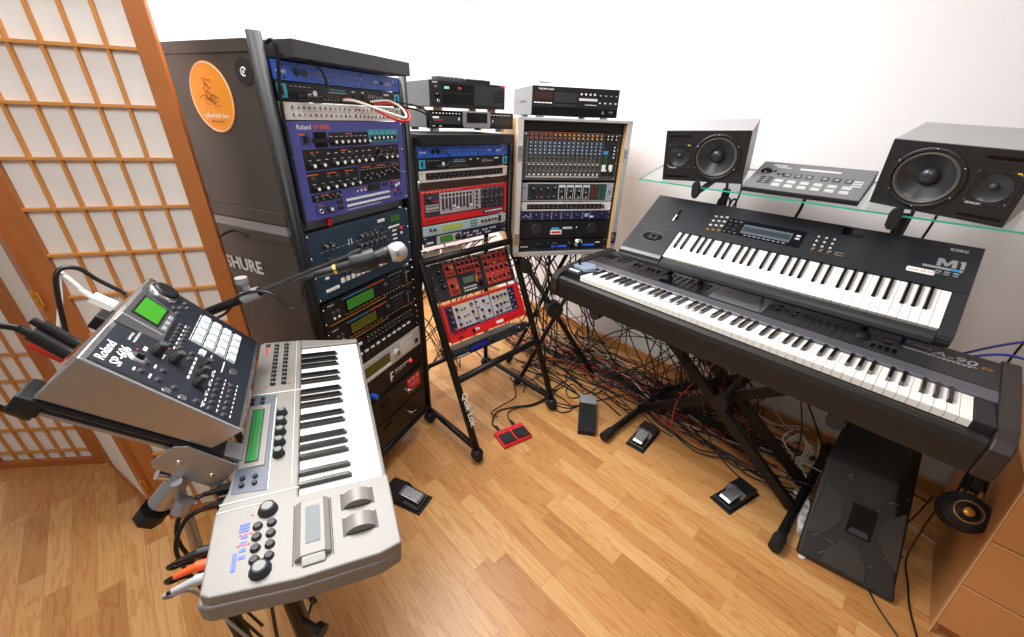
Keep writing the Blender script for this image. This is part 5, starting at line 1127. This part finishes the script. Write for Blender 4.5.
# ---------------------------------------------------------------- pedals on the floor
def sustain(label,f,b_,bm):
    f=P0_(*f); b_=P0_(*b_); c=(f+b_)/2; k=min(1.15,(b_-f).length/.19)
    t=thing('sustain_pedal',label,'pedal',T(c.x,c.y)@Matrix.Rotation(math.atan2(b_.y-f.y,b_.x-f.x)-PI/2,4,'Z')@Matrix.Diagonal((k,k,k,1)))
    MB().prism([(-.085,0),(.085,0),(.085,.012),(.07,.034),(.0,.040),(-.02,.022),(-.085,.014)],-.036,.036,'x',bm).build('base',t,bevel=.003)
    b=MB(); b.prism([(-.075,.022),(-.078,.026),(-.070,.032),(.005,.040),(.012,.036),(.008,.030),(-.066,.022)],-.021,.021,'x',SILV); b.build('foot_plate',t,bevel=.002)
    MB().box(-.042,.042,-.095,.09,0,.004,RUB).build('rubber_mat',t,bevel=.001); return t
sustain('brown-black sustain pedal with silver plate, in the middle of the floor',(632,450,.01),(655,423,.01),mat('brown_black','#2b2320',.4))
sustain('black sustain pedal with silver plate between the legs of the x stand',(716,507,.01),(754,483,.01),BLK)
sustain('black sustain pedal half hidden beside the silver grey synthesizer',(426,505,.01),(384,486,.01),BLK)
ea,eb,ec=P0_(577,432,.02),P0_(596,433,.02),P0_(588,394,.04); em_=(ea+eb)/2; ey_=(Vector((ec.x,ec.y,0))-Vector((em_.x,em_.y,0))); EX_=T(em_.x+ey_.normalized().x*.13,em_.y+ey_.normalized().y*.13)@Matrix.Rotation(math.atan2(ey_.y,ey_.x)-PI/2,4,'Z')
t=thing('expression_pedal','black treadle expression pedal with grey toe plate on the parquet','pedal',EX_)
MB().box(-.045,.045,-.13,.13,0,.025,BLK).build('base',t,bevel=.003)
tr2=MB().prism([(-.13,.026),(.13,.050),(.13,.058),(-.13,.034)],-.047,.047,'x',DGRY).build('treadle',t,bevel=.002)
M_=T(0,-.13,.0345)@Matrix.Rotation(math.atan2(.024,.26),4,'X')
b=MB()
for k in range(20): b.box(-.043,.043,.006+k*.0092,.011+k*.0092,0,.0012,RUB)
b.build('grip_ribs',tr2,None,M_); tag(MB().box(-.046,.046,.196,.262,0,.002,CASEG).build('toe_plate',tr2,None,M_),label='grey toe plate')
t=thing('footswitch','red double footswitch with two black ribbed pads on the parquet','footswitch',fr((.028,1.500,0),32))
MB().box(-.082,.082,-.055,.055,0,.022,RED).build('housing',t,bevel=.004)
for s_ in (-1,1):
    p=MB().box(s_*.040-.034,s_*.040+.034,-.047,.022,.022,.027,BLK)
    for k in range(6): p.box(s_*.040-.031,s_*.040+.031,-.042+k*.0105,-.037+k*.0105,.027,.029,CHAR)
    p.build('switch_pad',t)
    MB().cyl((s_*.045,.055,.011),(s_*.045,.095,.011),.008,BLC,12).build('jack_plug',t)
marks(t,dashes(-.02,.02,.04,2,.02,.006),DRED,.0225)
cable('footswitch_cable','black lead from the left socket of the red footswitch','cable',lws(t.matrix_basis,[(-.045,.09,.011),(-.05,.13,.010),(.02,.20,.006),(.12,.19,.006),(.22,.16,.006),(.32,.17,.006),(.42,.22,.006),(.55,.25,.006)]),.0042,BLC)
cable('footswitch_cable','short black lead from the right socket of the red footswitch','cable',lws(t.matrix_basis,[(.045,.09,.011),(.045,.12,.010),(.07,.165,.008),(.14,.175,.006),(.22,.15,.006),(.33,.16,.006),(.43,.20,.006)]),.0036,BLC)
cable('pedal_cable','black lead trailing from the brown-black pedal','cable',[P0_(657,420,.015),P0_(662,408,.006),P0_(668,396,.006),P0_(690,380,.006)],.003,BLC)
cable('pedal_cable','black lead trailing from the pedal between the stand legs','cable',[P0_(747,484,.02),P0_(728,466,.006),P0_(712,445,.006),P0_(706,425,.006),P0_(700,405,.006),P0_(712,392,.006)],.0032,BLC)
cable('pedal_cable','black cable curling in loops above the expression pedal','cable',[P0_(586,396,.03),P0_(572,384,.006),P0_(566,392,.006),P0_(574,398,.006),P0_(596,388,.006),P0_(604,374,.006),P0_(612,384,.006),P0_(596,394,.006),P0_(572,408,.006),P0_(548,402,.006)],.0034,BLC)
cable('floor_cable','black cable looping across the parquet behind the red footswitch','cable',[P0_(640,392,.006),P0_(600,400,.006),P0_(575,406,.006),P0_(552,402,.006),P0_(560,412,.006),P0_(572,409,.006),P0_(562,398,.006),P0_(540,388,.006),P0_(514,382,.006),P0_(510,372,.006)],.0034,BLC)
# ---------------------------------------------------------------- power strips
def strip(label,M,n):
    t=thing('power_strip',label,'power strip',M); MB().box(-.027,.027,0,.04+n*.045,0,.032,WPL).build('housing',t,bevel=.004)
    for k in range(n):
        MB().lathe([(.018,.0322),(.0175,.0335),(.0165,.032)],mat('socket_grey','#cfcdc8',.5),T(0,.04+k*.045),20).lathe([(.0026,.033),(.0026,.0335)],BLK,T(-.007,.04+k*.045),8).lathe([(.0026,.033),(.0026,.0335)],BLK,T(.007,.04+k*.045),8).build('socket',t)
    return t
strip('white power strip on the floor beside the scuffed stage loudspeaker',fr((1.20,1.015,0),-28),4)
strip('white power strip standing behind the silver pole under the sampler',fr((-.50,.50,.48),10,60),3)
cable('power_cable','white mains cable running from the floor power strip up to a coil','cable',[P0_(812,488,.03),P0_(800,466,.02),P0_(786,446,.05),P0_(784,436,.05),P0_(800,428,.03),P0_(818,436,.02),P0_(815,462,.02),P0_(800,464,.02)],.0038,WHC)
for k in range(4): cable('power_cable','white cable coiled on the floor beside the stage loudspeaker','cable',[P0_(786,444-k,.03+k*.01),P0_(800,440-k*2,.04+k*.012),P0_(812-k*2,448-k,.02+k*.012),P0_(808-k*2,462-k*2,.02+k*.01),P0_(795,463-k*2,.01+k*.01)],.0036,WHC,'white cable coils by the stage loudspeaker')
tag(MB().cyl((0,0,0),(.02,.0,0),.007,mat('orange_tape','#e8872a',.5),10).build('cable_tie',None,None,fr(tuple(P0_(785,441,.05)),-20)),'small orange tie around the white cable coil','cable tie')
cable('power_cable','long white cable sagging along the skirting board under the keyboards','cable',[P0_(754,410,.12),P0_(772,424,.06),P0_(800,427,.05),P0_(830,440,.03),P0_(850,446,.03)],.0036,WHC)
cable('power_cable','thin white lead rising from the floor cables to the skirting board','cable',[P0_(735,385,.18),P0_(765,400,.12),P0_(785,425,.05),P0_(800,430,.03)],.003,WHC)
cable('data_cable','blue cable draped from the right end of the long keyboard to the frame edge','cable',[Vector(lw(A9F,1.20,.40,.02)),Vector(lw(A9F,1.26,.42,.05)),Vector(lw(A9F,1.34,.46,.045)),Vector(lw(A9F,1.45,.50,.06)),Vector((1.86,1.24,.88)),Vector((1.98,1.17,.6)),Vector((2.0,1.14,.1))],.004,BLUC)
cable('data_cable','dark blue cable rising from the long keyboard past the cabinet','cable',[Vector(lw(A9F,1.18,.40,.02)),Vector(lw(A9F,1.28,.48,.08)),Vector(lw(A9F,1.42,.56,.13)),Vector((1.90,1.22,.97)),Vector((1.99,1.16,.7)),Vector((2.02,1.13,.1))],.0038,mat('indigo_cable','#3a3388',.4))
cable('data_cable','short blue cable hanging under the right end of the black workstation','cable',[Vector(lw(M1F,.80,.02,-.06)),Vector(lw(M1F,.80,.01,-.11)),Vector(lw(M1F,.81,.03,-.18))],.006,BLUC)
def WP_(u,v):
    d=(xr*((u-512)/FPX)+yu*(-(v-318.5)/FPX)+f_); return d*(3.14/(d.x+d.y))+Vector((0,0,1.45))
cable('power_cable','black cable hanging past the right end of the long keyboard','cable',[WP_(1062,296),WP_(1024,342),WP_(1003,370),WP_(990,400),WP_(975,470)],.004,BLC)
# red and beige bag by the wall
t=thing('paper_bag','small beige bag with red zigzag marks against the wall behind the stand','bag',RW@T(-.42,-.07,.14)); MB().box(-.10,.10,-.03,.03,0,.13,BEIGE).build('bag_body',t,bevel=.004)
b=MB()
for k in range(5): b.prism([(-.09+k*.038,.11),(-.06+k*.038,.128),(-.065+k*.038,.085)],-.032,-.0305,'y',RED)
b.build('red_marks',t); MB().box(-.11,.11,-.035,.035,-.14,0,BLK).build('black_box',t,bevel=.003)
# plugs behind the bottom-left synthesizer
for k,(x,z,m,lab) in enumerate(((-.040,-.026,BLC,'black slim jack plug, topmost of three at the near end of the silver grey synthesizer'),(-.059,-.033,ORC,'orange jack plug in the back of the silver grey synthesizer'),(-.078,-.040,GRC,'grey-wrapped jack plug, lowest at the back of the silver grey synthesizer'))):
    b=MB().cyl((0,0,0),(.0,.022,0),.0085,m,14).cyl((0,.022,0),(-.004,.050,-.004),.0068,m,12,.0045); b.cyl((-.004,.05,-.004),(-.004,.056,-.006),.003,BLC,8)
    tag(b.build('audio_plug',None,None,SY@T(x,.126,z)),lab,'plug')
    cable('audio_cable',('black','thin black','grey')[k]+' lead bending down from the '+('black','orange','grey-wrapped')[k]+' jack plug','cable',lws(SY,[(x-.004,.180,z-.006),(x-.002,.188,z-.012),(x+.004,.186,z-.026),(x+.02,.165,z-.05),(x+.03,.15,z-.14),(x+.02,.10,z-.3)]),.003,BLC if k<2 else GRC)
for k,z in enumerate((-.028,-.044)):
    tag(MB().box(-.008,.008,0,.028,-.007,.007,BLC).cyl((0,.028,0),(0,.05,-.002),.0055,BLC,12,.004).build('midi_plug',None,None,SY@T(.085-k*.018,.113,z)),'black cable plug in the back of the silver grey synthesizer beside the display','plug','black plugs behind the synthesizer display')
    cable('midi_cable','black lead sagging from the plugs behind the synthesizer display to the floor','cable',lws(SY,[(.085-k*.018,.16,z-.002),(.075-k*.02,.19,z-.012),(.05-k*.02,.205,z-.06),(.03-k*.02,.18,z-.16),(-.02,.14,z-.32),(-.05,.12,-.75)]),.0038,BLC,'black leads behind the synthesizer display')
for k in range(3): cable('power_cable','black cable hanging down below the silver grey synthesizer','cable',lws(SY,[(-.05+k*.05,.06-k*.04,-.06),(-.06+k*.05,.07-k*.04,-.3),(-.04+k*.04,.08,-.6),(.0,.12+k*.05,-.80)]),.0034,BLC,'cables below the silver grey synthesizer')
# ---------------------------------------------------------------- the cable tangle (room frame: s along the wall, q distance from it)
rc=random.Random(11)
def wp(s,q,z): return RW@Vector((s,-q,z))
MD_=Vector((-.4,.9,0))
def FX(l):
    a=rc.uniform(-.25,.35)-PI/4; return Vector((l*math.cos(a),l*math.sin(a),-.004))
LABF={'b':'black cable in the tangle lying along the right wall','r':'red cable in the tangle lying along the right wall','w':'white cable in the tangle lying along the right wall'}
for k in range(64):
    c='b' if k%3 else ('r' if k%2 else 'w'); c='b' if k%12==9 else c; m={'b':BLC,'r':REDC,'w':WHC}[c]
    if c=='w' and k%4==0: c='r'; m=REDC
    s0=rc.uniform(-1.9,-.45); ln=rc.uniform(.5,1.5); q=rc.gauss(.33,.09); n=int(5+ln*5); P=[]
    dq=0
    for i in range(n):
        t_=i/(n-1); dq+=rc.uniform(-.05,.05); z=.008+abs(rc.gauss(0,.028))*(1-min(.8,abs(q+dq-.33)*1.6))
        P.append(wp(s0+ln*t_+rc.uniform(-.03,.03),min(.58,max(.03,q+dq)),max(.005,z)))
    cable('floor_cable',LABF[c],'cable',P,rc.choice((.0028,.0034,.004)),m,{'b':'black cables of the floor tangle','r':'red cables of the floor tangle','w':'white cables of the floor tangle'}[c],sub=4,seg=5)
LH={'b':'black cable hanging under the keyboards into the floor tangle','r':'red cable hanging under the keyboards into the floor tangle'}
for k in range(46):
    c='r' if k%11==5 else 'b'; m=REDC if c=='r' else BLC
    x=rc.choice((rc.uniform(.0,.5),rc.uniform(.25,.55),rc.uniform(.0,.9))); A=Vector(lw(A9F,x,.25+rc.uniform(0,.14),-.115)); s=(RW.inverted()@A).x
    e=wp(s+rc.gauss(0,.28),.35+rc.gauss(0,.09),.02); md=A.lerp(e,.5)+Vector((rc.gauss(0,.06),rc.gauss(0,.06),-.08+rc.gauss(0,.05))); m1_=A+Vector((rc.gauss(0,.03),rc.gauss(0,.03),-.10))
    cable('hanging_cable',LH[c],'cable',[A,m1_,md,e+Vector((rc.gauss(0,.03),rc.gauss(0,.03),.06)),e,e+FX(.2)],rc.choice((.0028,.0034,.0042)),m,('red' if c=='r' else 'black')+' cables hanging under the keyboards',sub=5,seg=5)
for k in range(34):
    A=XF@Vector((rc.uniform(0,.46),rc.uniform(.02,.30),.80)); e=Vector((rc.uniform(-.05,.65),rc.uniform(2.0,2.6),.01)); 
    md=A.lerp(e,.5)+Vector((rc.gauss(0,.10),rc.gauss(0,.06),-.06)); c='w' if k%15==7 else 'b'
    cable('hanging_cable',('white' if c=='w' else 'black')+' cable falling from under the flight case to the floor','cable',[A,A+Vector((rc.gauss(0,.07),0,-.12)),md,e+Vector((rc.gauss(0,.05),rc.gauss(0,.05),.06)),e,e+FX(.22),e+FX(.4)],rc.choice((.003,.0036,.0045)),WHC if c=='w' else BLC,('white' if c=='w' else 'black')+' cables falling from the flight case',sub=5,seg=5)
for k in range(14):   # behind the middle and left racks
    A=MF@Vector((rc.uniform(-.06,.5),rc.uniform(.1,.28),rc.uniform(.5,.95))); e=MF@Vector((rc.uniform(-.1,.5),rc.uniform(.25,.6),.01)); md=A.lerp(e,.5)+Vector((rc.gauss(0,.06),rc.gauss(0,.06),-.06))
    cable('hanging_cable','black cable hanging behind the middle rack to the floor','cable',[A,A+Vector((rc.gauss(0,.04),0,-.1)),md,e+Vector((0,0,.04)),e,e+MD_*.15,e+MD_*.35],.0034,BLC,'black cables behind the middle rack',sub=5,seg=5)
for k in range(16):
    P=[]; x=rc.uniform(-.1,.5); y=rc.uniform(2.05,2.6)
    for i in range(6): P.append(Vector((x,y,.006+rc.random()*.01))); x+=rc.uniform(-.12,.16); y+=rc.uniform(-.14,.08)
    cable('floor_cable','black cable on the floor beneath the flight case stand','cable',P,.0034,BLC,'black cables beneath the flight case stand',sub=4,seg=5)
for k in range(3):
    o=cable('hanging_cable','green cable drooping behind the long keyboard' if k==0 else ('green cable low behind the x stand' if k==1 else 'short green cable end under the keyboard'),'cable',([wp(-1.28,.35,.66),wp(-1.12,.3,.40),wp(-.95,.25,.31),wp(-.72,.2,.30)],[wp(-.72,.22,.36),wp(-.6,.2,.30),wp(-.45,.2,.26)],[wp(-.22,.08,.36),wp(-.12,.08,.335),wp(0,.08,.345)])[k],.0035,GREENC)
for a,b_,lab in (((766,238),(742,262),'a'),): pass
for i,(u,yy,z0,z1) in enumerate(((.30,.28,1.2,.95),(.36,.28,1.2,.95),(.60,.27,1.19,.95),(.98,.27,1.17,.9),(.92,.26,1.18,.92))):
    A=SHF@Vector((u,.20,-.01)); cable('speaker_cable','black cable dropping from the glass shelf behind the black workstation','cable',[A,A+Vector((.02,.02,-.08)),A+Vector((-.02+.01*i,.03,-.22)),A+Vector((0,.05,-.5))],.004 if i%2 else .006,BLC,'black cables dropping from the glass shelf')
A=M1F@Vector((.05,.35,-.03))
for i in range(3): cable('power_cable','black cable looping up at the back of the black workstation','cable',[M1F@Vector((.06+i*.025,.35,-.04)),M1F@Vector((.065+i*.025,.385,.0)),M1F@Vector((.08+i*.025,.395,.0)),M1F@Vector((.09+i*.025,.36,-.05))],.0042,BLC,'cable loops behind the black workstation')
